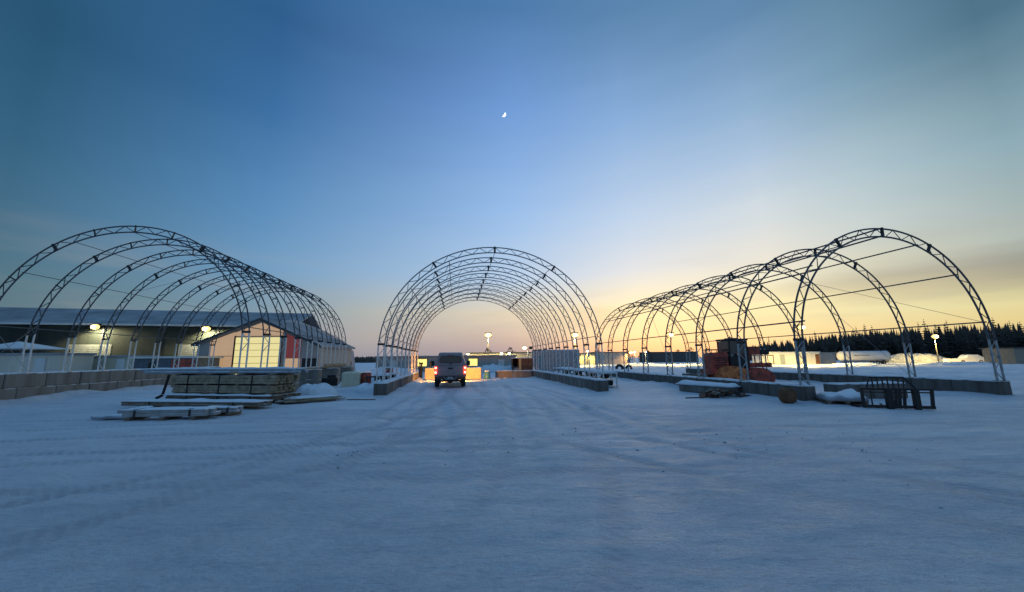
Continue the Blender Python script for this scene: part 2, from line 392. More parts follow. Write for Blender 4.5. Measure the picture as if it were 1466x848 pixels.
F = [(j * nx + i, j * nx + i + 1, (j + 1) * nx + i + 1, (j + 1) * nx + i) for j in range(ny - 1) for i in range(nx - 1)]
gm = MB(); gm.v = V; gm.f = F; gm.sm = [True] * len(F)

def snow_material():
    m = bpy.data.materials.new('packed_snow'); m.use_nodes = True; t = m.node_tree; b = t.nodes['Principled BSDF']
    def n(ty, **k):
        q = t.nodes.new(ty)
        for a, v in k.items(): setattr(q, a, v)
        return q
    co = n('ShaderNodeTexCoord').outputs['Object']
    def nz(scale, det=5, ro=.6, st=(1, 1, 1)):
        mp = n('ShaderNodeMapping'); mp.inputs['Scale'].default_value = st; t.links.new(co, mp.inputs[0])
        q = n('ShaderNodeTexNoise'); q.inputs['Scale'].default_value = scale; q.inputs['Detail'].default_value = det; q.inputs['Roughness'].default_value = ro; t.links.new(mp.outputs[0], q.inputs['Vector']); return q.outputs['Fac']
    def mr(x, a, b_, c=0, d=1):
        q = n('ShaderNodeMapRange'); t.links.new(x, q.inputs[0]); q.inputs[1].default_value = a; q.inputs[2].default_value = b_; q.inputs[3].default_value = c; q.inputs[4].default_value = d; return q.outputs[0]
    def mul(a, c):
        q = n('ShaderNodeMath', operation='MULTIPLY'); 
        for i, v in enumerate((a, c)):
            if isinstance(v, float): q.inputs[i].default_value = v
            else: t.links.new(v, q.inputs[i])
        return q.outputs[0]
    def mix(f, a, c):
        q = n('ShaderNodeMix', data_type='RGBA')
        t.links.new(f, q.inputs[0])
        for i, v in ((6, a), (7, c)):
            if isinstance(v, tuple): q.inputs[i].default_value = v
            else: t.links.new(v, q.inputs[i])
        return q.outputs[2]
    big = nz(.22, 6, .6, (.7, 1.6, 1)); mid = nz(1.6, 6, .65, (.6, 2.0, 1)); fine = nz(22, 4, .6, (.7, 1.3, 1)); dirt = nz(.34, 5, .6, (.45, 1.7, 1)); grit = nz(9, 6, .8, (.8, 1.5, 1))
    col = mix(mr(big, .35, .65), (.60, .67, .73, 1), (.84, .88, .91, 1))
    col = mix(mul(mr(mid, .50, .72), .40), col, (.38, .43, .51, 1))
    sp_ = nz(13, 5, .75, (.55, 1.6, 1)); col = mix(mul(mr(sp_, .48, .64), .32), col, (.36, .41, .48, 1)); col = mix(mul(mr(nz(6, 5, .7, (.4, 1.9, 1)), .56, .68), .35), col, (.86, .90, .94, 1))
    dm = mul(mr(dirt, .56, .70), mr(grit, .46, .62))
    col = mix(mul(dm, .75), col, (.20, .165, .14, 1))
    at_ = n('ShaderNodeAttribute'); at_.attribute_name = 'track'
    wv = n('ShaderNodeTexWave', wave_type='BANDS', bands_direction='DIAGONAL'); wv.inputs['Scale'].default_value = 3.2; wv.inputs['Distortion'].default_value = 2.5; wv.inputs['Detail'].default_value = 3; t.links.new(co, wv.inputs['Vector'])
    tr = mul(at_.outputs['Fac'], mr(wv.outputs['Fac'], .1, .8, .45, 1))
    col = mix(mul(tr, .8), col, (.40, .445, .50, 1))
    t.links.new(col, b.inputs['Base Color'])
    t.links.new(mr(mid, .35, .65, .38, .72), b.inputs['Roughness'])
    b.inputs['Specular IOR Level'].default_value = .5
    b.inputs['Subsurface Weight'].default_value = 0
    def bump(h, s, d, prev=None):
        q = n('ShaderNodeBump'); q.inputs['Strength'].default_value = s; q.inputs['Distance'].default_value = d; t.links.new(h, q.inputs['Height'])
        if prev: t.links.new(prev, q.inputs['Normal'])
        return q.outputs[0]
    p = bump(nz(2.0, 8, .7, (.5, 1.7, 1)), 1.0, .13); p = bump(nz(8, 6, .75, (.6, 1.5, 1)), 1.0, .06, p); p = bump(fine, .9, .018, p)
    t.links.new(p, b.inputs['Normal'])
    return m
m_snow = snow_material()
go = gm.build('ground', m_snow); at_ = go.data.attributes.new('track', 'FLOAT', 'POINT'); at_.data.foreach_set('value', TW); tag(go, None, None, kind='structure')

# ------------------------------------------------------------------ hoop frames
def chord(q, off, n=56):
    """points of one chord in the arch plane; off = inset from the outer line; returns (x, z)"""
    a = q['W'] - off; b = q['za'] - q['zs'] - off; zs = q['zs']
    return [(-a, q['zw'])] + [(-a, q['zw'] + (zs - q['zw']) * k / 4) for k in range(1, 4)] + [(a * math.sin(t), zs + b * math.cos(t)) for t in [(-PI / 2) + PI * k / n for k in range(n + 1)]] + [(a, q['zw'] + (zs - q['zw']) * k / 4) for k in (3, 2, 1)] + [(a, q['zw'])]
def make_frame(key, label, purl, joints, cables, rc):
    q = FR[key]
    root = thing('hoop_building_frame', label, 'hoop frame', (q['cx'], q['cy'], 0), q['yaw'], 'bare hoop building frames')
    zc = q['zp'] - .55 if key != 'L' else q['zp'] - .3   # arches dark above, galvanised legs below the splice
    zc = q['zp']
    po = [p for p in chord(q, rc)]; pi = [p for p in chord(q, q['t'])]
    arch = MB(); legs = {-1: MB(), 1: MB()}
    for P_ in (po, pi):
        up = [p for p in P_ if p[1] >= zc]; xs0 = np.interp(zc, [q['zw'], q['zs']], [abs(P_[0][0])] * 2)
        # intersect at splice height
        def cut(side):
            pts = [p for p in P_ if p[0] * side > 0]; pts.sort(key=lambda p: p[1])
            for a, b in zip(pts[:-1], pts[1:]):
                if a[1] <= zc <= b[1]: t = (zc - a[1]) / (b[1] - a[1] + 1e-9); return (a[0] + (b[0] - a[0]) * t, zc)
        cl, cr_ = cut(-1), cut(1)
        arch.tube([(x, 0, z) for x, z in [cl] + up + [cr_]], rc, 8)
        for sd, c_ in ((-1, cl), (1, cr_)):
            low = sorted([p for p in P_ if p[0] * sd > 0 and p[1] < zc], key=lambda p: p[1])
            legs[sd].tube([(x, 0, z) for x, z in low + [c_]], rc * 1.15, 8)
            legs[sd].box((low[0][0], 0, q['zw'] + .012), (.2, .2, .024))
    # web: zigzag
    def at(off, u):   # u in 0..1 along the arch from left foot to right foot by arc angle
        a = q['W'] - off; b = q['za'] - q['zs'] - off; hl = q['zs'] - q['zw']; ml = PI * (q['W']) / 2 ; tot = 2 * hl + 2 * ml
        s_ = u * tot
        if s_ < hl: return (-a, q['zw'] + s_)
        if s_ > tot - hl: return (a, q['zw'] + tot - s_)
        t = -PI / 2 + (s_ - hl) / (2 * ml) * PI; return (a * math.sin(t), q['zs'] + b * math.cos(t))
    tot = 2 * (q['zs'] - q['zw']) + PI * q['W']; npan = int(tot / .42)
    for k in range(npan):
        u0, u1 = k / npan, (k + 1) / npan
        a = at(rc if k % 2 else q['t'], u0); b = at(q['t'] if k % 2 else rc, u1)
        mid = (a[1] + b[1]) / 2
        tgt = arch if mid > zc else legs[-1 if a[0] < 0 else 1]
        if mid < zc and key == 'L' and (k // 2) % 2: continue
        tgt.tube([(a[0], 0, a[1]), (b[0], 0, b[1])], .017, 5)
    plate = MB()
    plate.box((0, 0, 0), (.10, .085, q['t'] + .03), bev=.01)
    plate2 = MB(); plate2.box((0, 0, 0), (.03, .06, q['t'] + .02))
    # first arch, then copies
    gm_ = m_galv if key == 'C' else mat('shaded_galvanised_tube', (.085, .095, .105), .6, metal=.3, var=.3, scale=6, bump=.1)  # darker copy of the galvanised tube, backlit shade put into its colour
    lm_ = mat('frosted_shaded_leg', (.30, .31, .31), .6, metal=.2, var=.5, scale=5, bump=.2) if key == 'R' else m_leg  # frosted legs, colour also darkened as shade on the backlit frame
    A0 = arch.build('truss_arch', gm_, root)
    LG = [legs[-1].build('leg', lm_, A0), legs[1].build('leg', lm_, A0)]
    PL = []
    for ang, heavy in joints:
        t = R_(ang); a = q['W'] - q['t'] / 2; b = q['za'] - q['zs'] - q['t'] / 2
        o = (plate if heavy else plate2).build('joint_plate', m_plate, A0)
        o.location = (a * math.sin(t), 0, q['zs'] + b * math.cos(t)); o.rotation_euler = (0, t, 0); PL.append(o)
    for sd in (-1, 1):
        a_ = q['W'] - q['t'] / 2
        if q['zp'] > q['zs']: a_ = (q['W'] - q['t'] / 2) * math.sqrt(max(0, 1 - ((q['zp'] - q['zs']) / (q['za'] - q['zs'])) ** 2))
        o = plate.build('joint_plate', m_plate, A0); o.location = (sd * a_, 0, q['zp']); o.rotation_euler = (0, PI / 2, 0); PL.append(o)
    for k in range(1, q['n']):
        c = dup(A0, root); c.location = (0, k * q['sp'], 0); c.rotation_euler = (0, R_(random.uniform(-.25, .25)), R_(random.uniform(-.4, .4)))
    Ln = (q['n'] - 1) * q['sp']
    for ang, off, r in purl:
        t = R_(ang); a = q['W'] - off; b = q['za'] - q['zs'] - off
        x, z = a * math.sin(t), q['zs'] + b * math.cos(t)
        MB().tube([(x, -.1, z), (x, Ln + .1, z)], r, 8).build('purlin', gm_, root)
    for (k0, a0, k1, a1) in cables:
        p = []
        for k, ang in ((k0, a0), (k1, a1)):
            if abs(ang) > 100: p.append((math.copysign(q['W'] - q['t'], ang), k * q['sp'], q['zw'] + .1)); continue
            t = R_(ang); a = q['W'] - q['t']; b = q['za'] - q['zs'] - q['t']; p.append((a * math.sin(t), k * q['sp'], q['zs'] + b * math.cos(t)))
        MB().tube(p, .009, 5).build('brace_cable', m_cable, root)
    return root
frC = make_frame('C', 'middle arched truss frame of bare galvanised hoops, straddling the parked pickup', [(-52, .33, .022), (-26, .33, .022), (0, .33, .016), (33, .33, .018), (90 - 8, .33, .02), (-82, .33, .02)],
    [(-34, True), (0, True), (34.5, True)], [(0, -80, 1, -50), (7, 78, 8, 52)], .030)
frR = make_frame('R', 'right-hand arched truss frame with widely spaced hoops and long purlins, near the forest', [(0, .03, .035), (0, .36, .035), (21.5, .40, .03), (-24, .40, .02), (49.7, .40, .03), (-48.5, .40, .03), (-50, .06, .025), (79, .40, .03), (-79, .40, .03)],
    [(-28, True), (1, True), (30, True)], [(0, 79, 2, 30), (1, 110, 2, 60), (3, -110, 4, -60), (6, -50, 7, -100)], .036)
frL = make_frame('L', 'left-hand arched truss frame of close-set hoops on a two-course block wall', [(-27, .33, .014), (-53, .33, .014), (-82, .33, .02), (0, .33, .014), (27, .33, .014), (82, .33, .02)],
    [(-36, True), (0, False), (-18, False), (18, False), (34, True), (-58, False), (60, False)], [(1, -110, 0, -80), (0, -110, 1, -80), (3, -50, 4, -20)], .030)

# ------------------------------------------------------------------ concrete blocks
def block(loc, rz, L_, w, h, label, grp, m, cap=True, seed=0.0, name='concrete_block'):
    b = MB(); b.box((0, 0, h / 2), (w, L_ - .015, h), bev=.03)
    b.box((0, 0, h + .0), (w * .2, .5, .03))
    o = b.build(name, m, None, loc, rz); tag(o, label, 'concrete block', grp)
    if cap:
        c = MB(); snowcap(c, -w / 2 + .03, w / 2 - .03, -L_ / 2 + .03, L_ / 2 - .03, h - .004, .035, .16, 0, seed)
        c.build('snow_cap', m_snow2, o)
    return o
bl = 1.56
for s, x0, y0, nb, nm, dark in (('C', -5.48, -.3, 10, 'left wall of the middle frame', 0), ('C', 5.29, -.9, 11, 'right wall of the middle frame', 0), ('R', -4.6, -.14, 14, 'left wall of the right-hand frame', 1), ('R', 4.86, .03, 14, 'right wall of the right-hand frame', 1)):
    for k in range(nb):
        yc = y0 + bl * (k + .5); p = W3(s, x0 + random.uniform(-.02, .02), yc)
        mm = m_conc_d if (k == 0 or dark) else random.choice([m_conc, m_conc, m_conc_d])
        lab = ('%s concrete block of the %s, at its open end' if k == 0 else '%s concrete block from the open end of the %s') % (ORD[k], nm)
        block(p, FR[s]['yaw'] + R_(random.uniform(-.5, .5)), bl, .62, .60, lab, 'concrete blocks under the ' + ('middle' if s == 'C' else 'right-hand') + ' frame', mm, seed=k + x0)
for row in range(2):
    for k in range(-3, 9):
        off = 0 if row else .55
        yc = 1.0 + 1.66 * (k + .5) + off; p = W3('L', -5.05 + random.uniform(-.02, .02), yc, row * .625)
        mm = random.choice([m_conc, m_conc_s, m_conc]) if row else random.choice([m_conc_s, m_conc])
        if -3 <= k <= 0 and row == 0: mm = m_conc_s
        block(p, FR['L']['yaw'], 1.66, .62, .62, '%s concrete block along the %s course of the left-hand wall' % (ORD[k + 3], 'lower' if row == 0 else 'upper'), 'blocks of the two-course left wall', mm, cap=(row == 1), seed=k * 1.3)
for row in range(2):
    for k in range(5):
        yc = [.3, 3.0, 6.3, 10.0, 13.4][k]; p = W3('L', 5.5, yc, row * .58)
        o = block(p, FR['L']['yaw'] + PI / 2, 1.2, .75, .58, '%s transverse block pier of the left-hand frame, %s block' % (ORD[k], 'bottom' if row == 0 else 'top'), 'block piers carrying the timber beam', m_conc_s if k else m_rust, cap=False)
bm_ = MB(); bm_.box((0, 0, .055), (.5, 16.6, .11), bev=.01); bm_.box((.3, 4, .2), (.1, 5, .18), bev=.01)
tb = bm_.build('timber_beam', m_wood, None, W3('L', 5.1, 7.6, 1.165), FR['L']['yaw']); tag(tb, 'long pale timber beam laid across the block piers under the left-hand hoops', 'beam')
# rear walls of the middle bay
for k in range(3):
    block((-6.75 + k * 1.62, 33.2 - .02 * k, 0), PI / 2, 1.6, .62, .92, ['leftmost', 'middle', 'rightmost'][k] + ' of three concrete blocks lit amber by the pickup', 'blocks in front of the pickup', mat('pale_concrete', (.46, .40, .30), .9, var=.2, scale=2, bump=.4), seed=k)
for k in range(2):
    block((-.75 + k * 1.66, 34.8, 0), PI / 2, 1.64, .62, .60, ['left', 'right'][k] + ' of two end-closing concrete blocks near the rusty bin', 'blocks closing the far end', m_conc_s, seed=k + 4)
# the cross wall in front of the right frame and its fallen slab
for k in range(2):
    block((13.42 + k * 1.58, 15.5 + k * .2, 0), PI / 2 + .12, 1.56, .62, .60, ['left', 'right'][k] + ' block of the short wall behind the grapple attachment', 'short cross wall', m_conc_d, seed=k + 9)
sl = block((9.3, 18.5, 0), .5, 2.7, .6, .36, 'long snow-covered slab lying against the left wall of the right-hand frame', None, m_conc, seed=33, name='concrete_slab'); sl['category'] = 'slab'
MB_ = MB(); snowcap(MB_, -.36, .36, -1.4, 1.4, .34, .14, .16, .05, 5.5); MB_.build('snow_drift', m_snow2, sl)

# ------------------------------------------------------------------ pickup
def make_truck():
    T = thing('pickup_truck', 'silver pickup truck with a canopy and glowing tail lamps, seen from behind', 'pickup truck', (-3.70, 22.75, 0), .157)
    paint = mat('silver_pink_paint', (.25, .22, .23), .42, metal=.35, var=.12, scale=2, bump=.1)
    chrome = mat('chrome', (.6, .6, .6), .25, metal=1, var=.1)
    def sec(y, zb, zt, wb, wt, r=.08, n=3):
        """rounded trapezoid section"""
        pts = []
        for (x, z, sx_, sz) in ((wb, zb, 1, -1), (wt, zt, 1, 1), (-wt, zt, -1, 1), (-wb, zb, -1, -1)):
            c = (x - sx_ * r, z - sz * r)
            a0 = {(1, -1): -PI / 2, (1, 1): 0, (-1, 1): PI / 2, (-1, -1): PI}[(sx_, sz)]
            for k in range(n + 1): a = a0 + PI / 2 * k / n; pts.append((c[0] + r * math.cos(a), y, c[1] + r * math.sin(a)))
        return pts
    b = MB(); b.loft([sec(.10, .60, 1.30, .90, .92, .07), sec(.16, .58, 1.33, .93, .96, .07), (sec(1.9, .55, 1.33, .96, .97, .07)), sec(3.6, .5, 1.32, .97, .97, .07), sec(4.2, .5, 1.25, .96, .94, .09), sec(5.2, .5, 1.14, .93, .88, .1), sec(5.45, .55, 1.02, .86, .80, .1)])
    b.build('body', paint, T)
    b = MB(); b.loft([sec(2.05, 1.30, 1.9, .90, .74, .08), sec(2.15, 1.30, 2.02, .92, .74, .1), sec(3.3, 1.30, 2.04, .92, .74, .1), sec(3.55, 1.28, 1.98, .92, .72, .1), sec(4.15, 1.24, 1.32, .9, .8, .03)])
    cabo = b.build('cab', paint, T)
    MB().box((0, 3.9, 1.62), (1.42, .02, .62), rx=-.95).build('windshield', m_glass, cabo)
    for sd in (-1, 1):
        MB().box((sd * .86, 2.95, 1.62), (.02, 1.1, .40), ry=sd * -.22, bev=.005).build('side_window', m_glass, cabo)
    b = MB(); b.loft([sec(.13, 1.31, 1.96, .90, .70, .10, 4), sec(.28, 1.31, 2.07, .92, .72, .12, 4), sec(1.1, 1.31, 2.11, .92, .74, .12, 4), sec(1.98, 1.31, 2.08, .92, .73, .12, 4)])
    can = b.build('canopy', paint, T)
    # rear window with rounded corners
    r = .12; w, z0, z1 = .63, 1.49, 1.84; pts = []
    for cx_, cz, a0 in ((w - r, z0 + r, -PI / 2), (w - r - .03, z1 - r, 0), (-w + r + .03, z1 - r, PI / 2), (-w + r, z0 + r, PI)):
        for k in range(5): a = a0 + PI / 2 * k / 4; pts.append((cx_ + r * math.cos(a), cz + r * math.sin(a)))
    def yy(z): return .115 + (z - 1.31) * .02
    b = MB(); b.loft([[(x, yy(z) - .02, z) for x, z in pts], [(x, yy(z) + .03, z) for x, z in pts]]); rw = b.build('rear_window', m_glass, can)
    b = MB(); b.tube([(x * 1.03, yy(z) - .012, z + (z - 1.66) * .06) for x, z in pts + pts[:1]], .016, 6); b.build('window_seal', m_rubber, rw)
    MB().box((0, .09, 1.92), (.34, .05, .03)).build('brake_light', mat('dim_red_lens', (.25, .02, .02), .3), can)
    MB().box((0, .095, 1.42), (.14, .04, .05), bev=.01).build('canopy_latch', m_black, can)
    b = MB(); b.loft([sec(.055, .72, 1.27, .74, .74, .05), sec(.10, .70, 1.29, .76, .76, .05)]); tg = b.build('tailgate', paint, T)
    MB().box((0, .045, 1.15), (.30, .03, .09), bev=.012).build('handle', m_black, tg)
    MB().box((0, .048, .95), (1.3, .012, .02)).build('crease_trim', paint, tg)
    tl = mat('tail_lamp_lens', (.8, .05, .03), .3, emit=(1, .08, .05), emit_s=1.3, bump=0)
    tlw = mat('brake_bulb_glow', (.9, .5, .4), .3, emit=(1, .42, .28), emit_s=5, bump=0)
    for sd in (-1, 1):
        b = MB(); b.loft([[(sd * x, y, z) for x, y, z in ((.78, .05, .80), (.93, .07, .80), (.95, .07, 1.28), (.78, .05, 1.28))], [(sd * x, y, z) for x, y, z in ((.78, .14, .80), (.945, .2, .80), (.965, .2, 1.28), (.78, .14, 1.28))]])
        lo = b.build('tail_light', tl, T)
        MB().box((sd * .865, .045, 1.18), (.10, .03, .09), bev=.01).build('bulb', tlw, lo); MB().box((sd * .865, .045, .91), (.10, .03, .10), bev=.01).build('bulb', tlw, lo)
        # mirrors on arms
        b = MB(); b.tube([(sd * .93, 3.35, 1.32), (sd * 1.08, 3.3, 1.40)], .03, 6); b.box((sd * 1.2, 3.28, 1.42), (.22, .1, .32), bev=.03); mi = b.build('mirror', m_black, T)
        MB().box((sd * .85, 5.46, .86), (.28, .05, .18), bev=.02).build('headlight', mat('headlamp_lens', (.9, .85, .7), .3, emit=(1, .72, .3), emit_s=8, bump=0), T)
        MB().box((sd * .78, .66, .52), (.30, .02, .36), bev=.005).build('mud_flap', m_rubber, T)
    b = MB(); b.box((0, -.03, .60), (1.78, .16, .18), bev=.03); b.box((0, -.07, .69), (.6, .14, .02)); bp = b.build('rear_bumper', mat('dark_bumper', (.05, .045, .045), .5, metal=.4), T)
    MB().box((0, -.115, .60), (.34, .012, .14), bev=.003).build('license_plate', mat('plate_face', (.30, .30, .32), .5), bp)
    b = MB(); b.tube([(-.36, -.10, .68), (-.28, -.11, .52), (.28, -.11, .52), (.36, -.10, .68)], .014, 6); b.build('plate_surround', chrome, bp)
    b = MB(); b.box((0, -.08, .42), (.09, .34, .08), bev=.01); b.sphere((0, -.2, .52), .03, 8, 6); b.box((0, .2, .45), (.9, .1, .1), bev=.01); b.build('tow_hitch', m_black, bp)
    b = MB(); b.box((0, 2.6, .48), (.9, 4.8, .14), bev=.02); b.tube([(-.68, 1.1, .36), (.68, 1.1, .36)], .06, 8); b.sphere((.0, 1.1, .36), .16, 10, 8); b.tube([(.5, .2, .38), (.5, 1.6, .42)], .035, 8); b.build('chassis', m_rubber, T)
    for sd in (-1, 1):
        for y in (1.1, 4.55):
            prof = [(.20, -.13), (.33, -.135), (.385, -.10), (.395, 0), (.385, .10), (.33, .135), (.20, .13)]
            rings = []
            for k in range(24):
                a = 2 * PI * k / 24; rings.append([(sd * .80 + w_, y + r_ * math.cos(a), .395 + r_ * math.sin(a)) for r_, w_ in prof])
            b = MB(); b.loft(rings + [rings[0]], close=True, caps=False, smooth=True); wh = b.build('wheel', m_rubber, T)
            b = MB(); b.tube([(sd * .80 - .09, y, .395), (sd * .80 + .09, y, .395)], .215, 18); b.build('rim', mat('alloy', (.35, .35, .36), .4, metal=.8), wh)
            MB().tube([(sd * .62, y, .395), (sd * .915, y, .395)], .06, 10).build('hub', m_black, wh)
    # lamps of the truck
    for sd in (-1, 1):
        l = bpy.data.lights.new('headlamp_beam', 'SPOT'); l.energy = 1700; l.color = (1, .40, .05); l.spot_size = R_(120); l.spot_blend = .9; l.shadow_soft_size = .08
        o = bpy.data.objects.new('headlamp_beam', l); COL.objects.link(o); o.parent = T; o.location = (sd * .85, 5.56, .86); o.rotation_euler = (R_(79), 0, 0)
        l = bpy.data.lights.new('tail_glow', 'POINT'); l.energy = 1.6; l.color = (1, .12, .06); l.shadow_soft_size = .06
        o = bpy.data.objects.new('tail_glow', l); COL.objects.link(o); o.parent = T; o.location = (sd * .87, -.08, 1.02)
    return T
make_truck()

# ------------------------------------------------------------------ lumber, pipes, planks on the left
def lumber_stack():
    T = thing('lumber_stack', 'tall strapped stack of weathered lumber with snow on its lowest tier', 'lumber stack', (-11.95, 16.55, 0), -.2)
    Lx = 5.3
    b = MB(); z = 0
    for x in np.linspace(-2.3, 2.3, 4): MB().box((float(x), 0, .06), (.14, 1.3, .12), bev=.01).build('bearer', m_wood_d, T)
    tiers = [(.14, .20, 5.5, m_wood_d), (.40, .30, 5.0, m_wood), (.76, .34, 5.2, m_wood)]
    for k, (z0, h, ln, m) in enumerate(tiers):
        b = MB(); nz_ = max(2, int(h / .095)); nyb = 8
        for i in range(nyb):
            for j in range(nz_):
                dx = random.uniform(-.06, .06)
                b.box((dx, -.56 + i * .16, z0 + (j + .5) * h / nz_), (ln + random.uniform(-.08, .08), .15, h / nz_ - .008), bev=.008)
        tr = b.build('timber_tier', m, T)
        for x in (-1.7, -.1, 1.5):
            s = MB(); s.box((x, 0, z0 + h / 2), (.05, 1.32, h + .015)); s.build('strap', m_strap, tr)
    b = MB()
    for x in (-2.35, -.8, .8, 2.3): b.box((x, 0, .73), (.12, 1.3, .06)); b.box((x, 0, .37), (.12, 1.3, .06)); b.box((x, 0, 1.135), (.12, 1.3, .07))
    b.build('spacer', m_wood_d, T)
    b = MB(); snowcap(b, -2.7, 2.5, -.78, -.60, .30, .07, .15, .03, 2.2); b.build('snow_cap', m_snow2, T)
    b = MB(); b.tube([(-2.65, -.7, 1.15), (-2.85, -.72, .25)], .05, 6); b.tube([(-2.85, -.72, .28), (-2.75, -1.0, .2)], .06, 6); b.build('prop_bar', m_black, T)
    return T
lumber_stack()
def pipe_bundle(name, label, loc, rz, n, ln, r, cols, lay, m, cat='pipes', snow=True, tilt=0):
    T = thing(name, label, cat, loc, rz)
    k = 0
    for j in range(lay):
        for i in range(cols - j):
            y = (i - (cols - 1 - j) / 2) * r * 2.05; z = r + j * r * 1.75; dx = random.uniform(-.35, .35)
            MB().tube([(-ln / 2 + dx, y, z - tilt * ln / 2), (ln / 2 + dx, y, z + tilt * ln / 2)], r, 8).build('pipe', m, T)
    if snow:
        b = MB(); snowcap(b, -ln / 2 + .2, ln / 2 - .2, -cols * r * .9, cols * r * .9, r * 2 + (lay - 1) * r * 1.5, .05, .2, .0, 8.1); b.build('snow_cap', m_snow2, T)
    return T
pipe_bundle('pipe_bundle', 'snow-dusted grey steel pipes lying across the top of the lumber stack', (-12.6, 16.6, 1.175), -.165, 6, 7.4, .055, 7, 2, m_pipe)
# low stacks
def beam_stack(name, label, loc, rz, ln, w, h, m, cat, boards=4, seed=1, sn=.035):
    T = thing(name, label, cat, loc, rz)
    b = MB()
    for x in (-ln * .36, 0.05, ln * .36): MB().box((x, 0, .05), (.12, w + .05, .10)).build('bearer', m_wood_d, T)
    b = MB()
    for i in range(boards):
        for j in range(2):
            b.box((random.uniform(-.12, .12), (i - (boards - 1) / 2) * w / boards, .1 + (j + .5) * (h - .1) / 2), (ln + random.uniform(-.2, .2), w / boards - .012, (h - .1) / 2 - .008), bev=.008)
    b.build('timber', m, T)
    for x in (-ln * .3, ln * .32): MB().box((x, 0, h / 2 + .06), (.05, w + .03, h - .08)).build('strap', m_strap, T)
    b = MB(); snowcap(b, -ln / 2 + .05, ln / 2 - .05, -w / 2, w / 2, h - .005, sn, .16, .02, seed); b.build('snow_cap', m_snow2, T)
    return T
beam_stack('timber_bundle', 'low flat snow-topped timber bundle closest to the camera on the left', (-10.35, 11.75, 0), .03, 2.55, .62, .30, mat('greyed_timber', (.30, .30, .29), .85, var=.25, scale=4, bump=.4, snow=.4), 'timber bundle', seed=2.2)
beam_stack('timber_bundle', 'short snowy timber offcut bundle beside the closest low bundle', (-9.35, 12.45, 0), .05, 1.15, .5, .25, mat('greyed_timber', (0, 0, 0)), 'timber bundle', seed=4.2)
beam_stack('timber_bundle', 'long low snow-covered bundle along the foot of the lumber stack', (-11.6, 14.3, 0), -.13, 5.5, .7, .26, m_wood_d, 'timber bundle', seed=6.2, sn=.05)
pp = pipe_bundle('steel_rails', 'thin half-buried steel rails lying left of the low timber bundle', (-11.9, 11.9, 0.0), .05, 3, 1.3, .045, 3, 1, m_pipe, 'rails')
b = MB(); b.box((0, 0, .09), (.42, .3, .18), bev=.05, rx=.2); wl = b.build('snow_clod', m_snow2, None, (-12.6, 13.3, 0), .3); tag(wl, 'small bright lump of snow left of the timber bundles', 'snow lump')
# snow heap over a pallet, planks
def heap(name, label, loc, rx, ry, h, m, cat, seed=0, kind=None, jag=.25):
    """lumpy pile: uneven outline, blocky clods on its surface"""
    b = MB(); n = 72; J = 22; rings = []
    for j in range(J + 1):
        t = j / J; ring = []
        for k in range(n):
            a = 2 * PI * k / n; ca, sa = math.cos(a), math.sin(a); r = math.cos(t * PI / 2) ** .75
            x = rx * r * ca * (1 + jag * noise.noise((ca * 1.5 + seed, sa * 1.5, t))); y = ry * r * sa * (1 + jag * noise.noise((ca * 1.5, sa * 1.5 + seed, t + 3)))
            z = h * math.sin(t * PI / 2) * (1 + .9 * jag * noise.noise((x * 1.1 + seed, y * 1.6, seed))) 
            c = noise.cell((x * 2.6 + seed, y * 2.6, seed)) - .5; f = noise.noise((x * 4.1, y * 4.1, seed * 3))
            z += (.10 * c + .09 * f) * min(1, h) * (t > 0); z = max(z, -.05)
            ring.append((x, y, z - .05 * (j == 0)))
        rings.append(ring)
    b.loft(rings, smooth=False); o = b.build(name, m, None, loc)
    if kind: o['kind'] = kind; o['label'] = label
    else: tag(o, label, cat)
    return o
heap('snow_heap', 'rounded heap of snow just right of the tall lumber stack', (-9.3, 18.2, 0), 1.05, .7, .62, m_snow2, 'snow heap', 3.1)
T = thing('plank_pile', 'loose pile of skewed snow-dusted planks beside the tall lumber stack', 'planks', (-8.35, 16.1, 0), .75)
for k in range(11):
    MB().box((random.uniform(-.15, .15), (k % 5 - 2) * .17, .06 + .055 * (k // 5) + .02 * k % .05), (2.2 + random.uniform(-.5, .3), .15, .04), rz=random.uniform(-.12, .12), ry=random.uniform(-.03, .05)).build('plank', m_wood if k % 3 else m_wood_d, T)
b = MB(); snowcap(b, -.9, .9, -.4, .4, .19, .04, .14, 0, 6.6); b.build('snow_cap', m_snow2, T)
T = thing('scrap_pile', 'dark scrap jumble between the lumber stack and the loose planks', 'scrap', (-8.9, 15.45, 0), .2)
for k in range(9):
    MB().box((random.uniform(-.4, .4), random.uniform(-.15, .15), .06 + k * .015), (random.uniform(.2, .6), random.uniform(.06, .2), random.uniform(.03, .1)), rz=random.uniform(0, 3), rx=random.uniform(-.4, .4)).build('scrap_piece', m_rust if k % 2 else m_black, T)
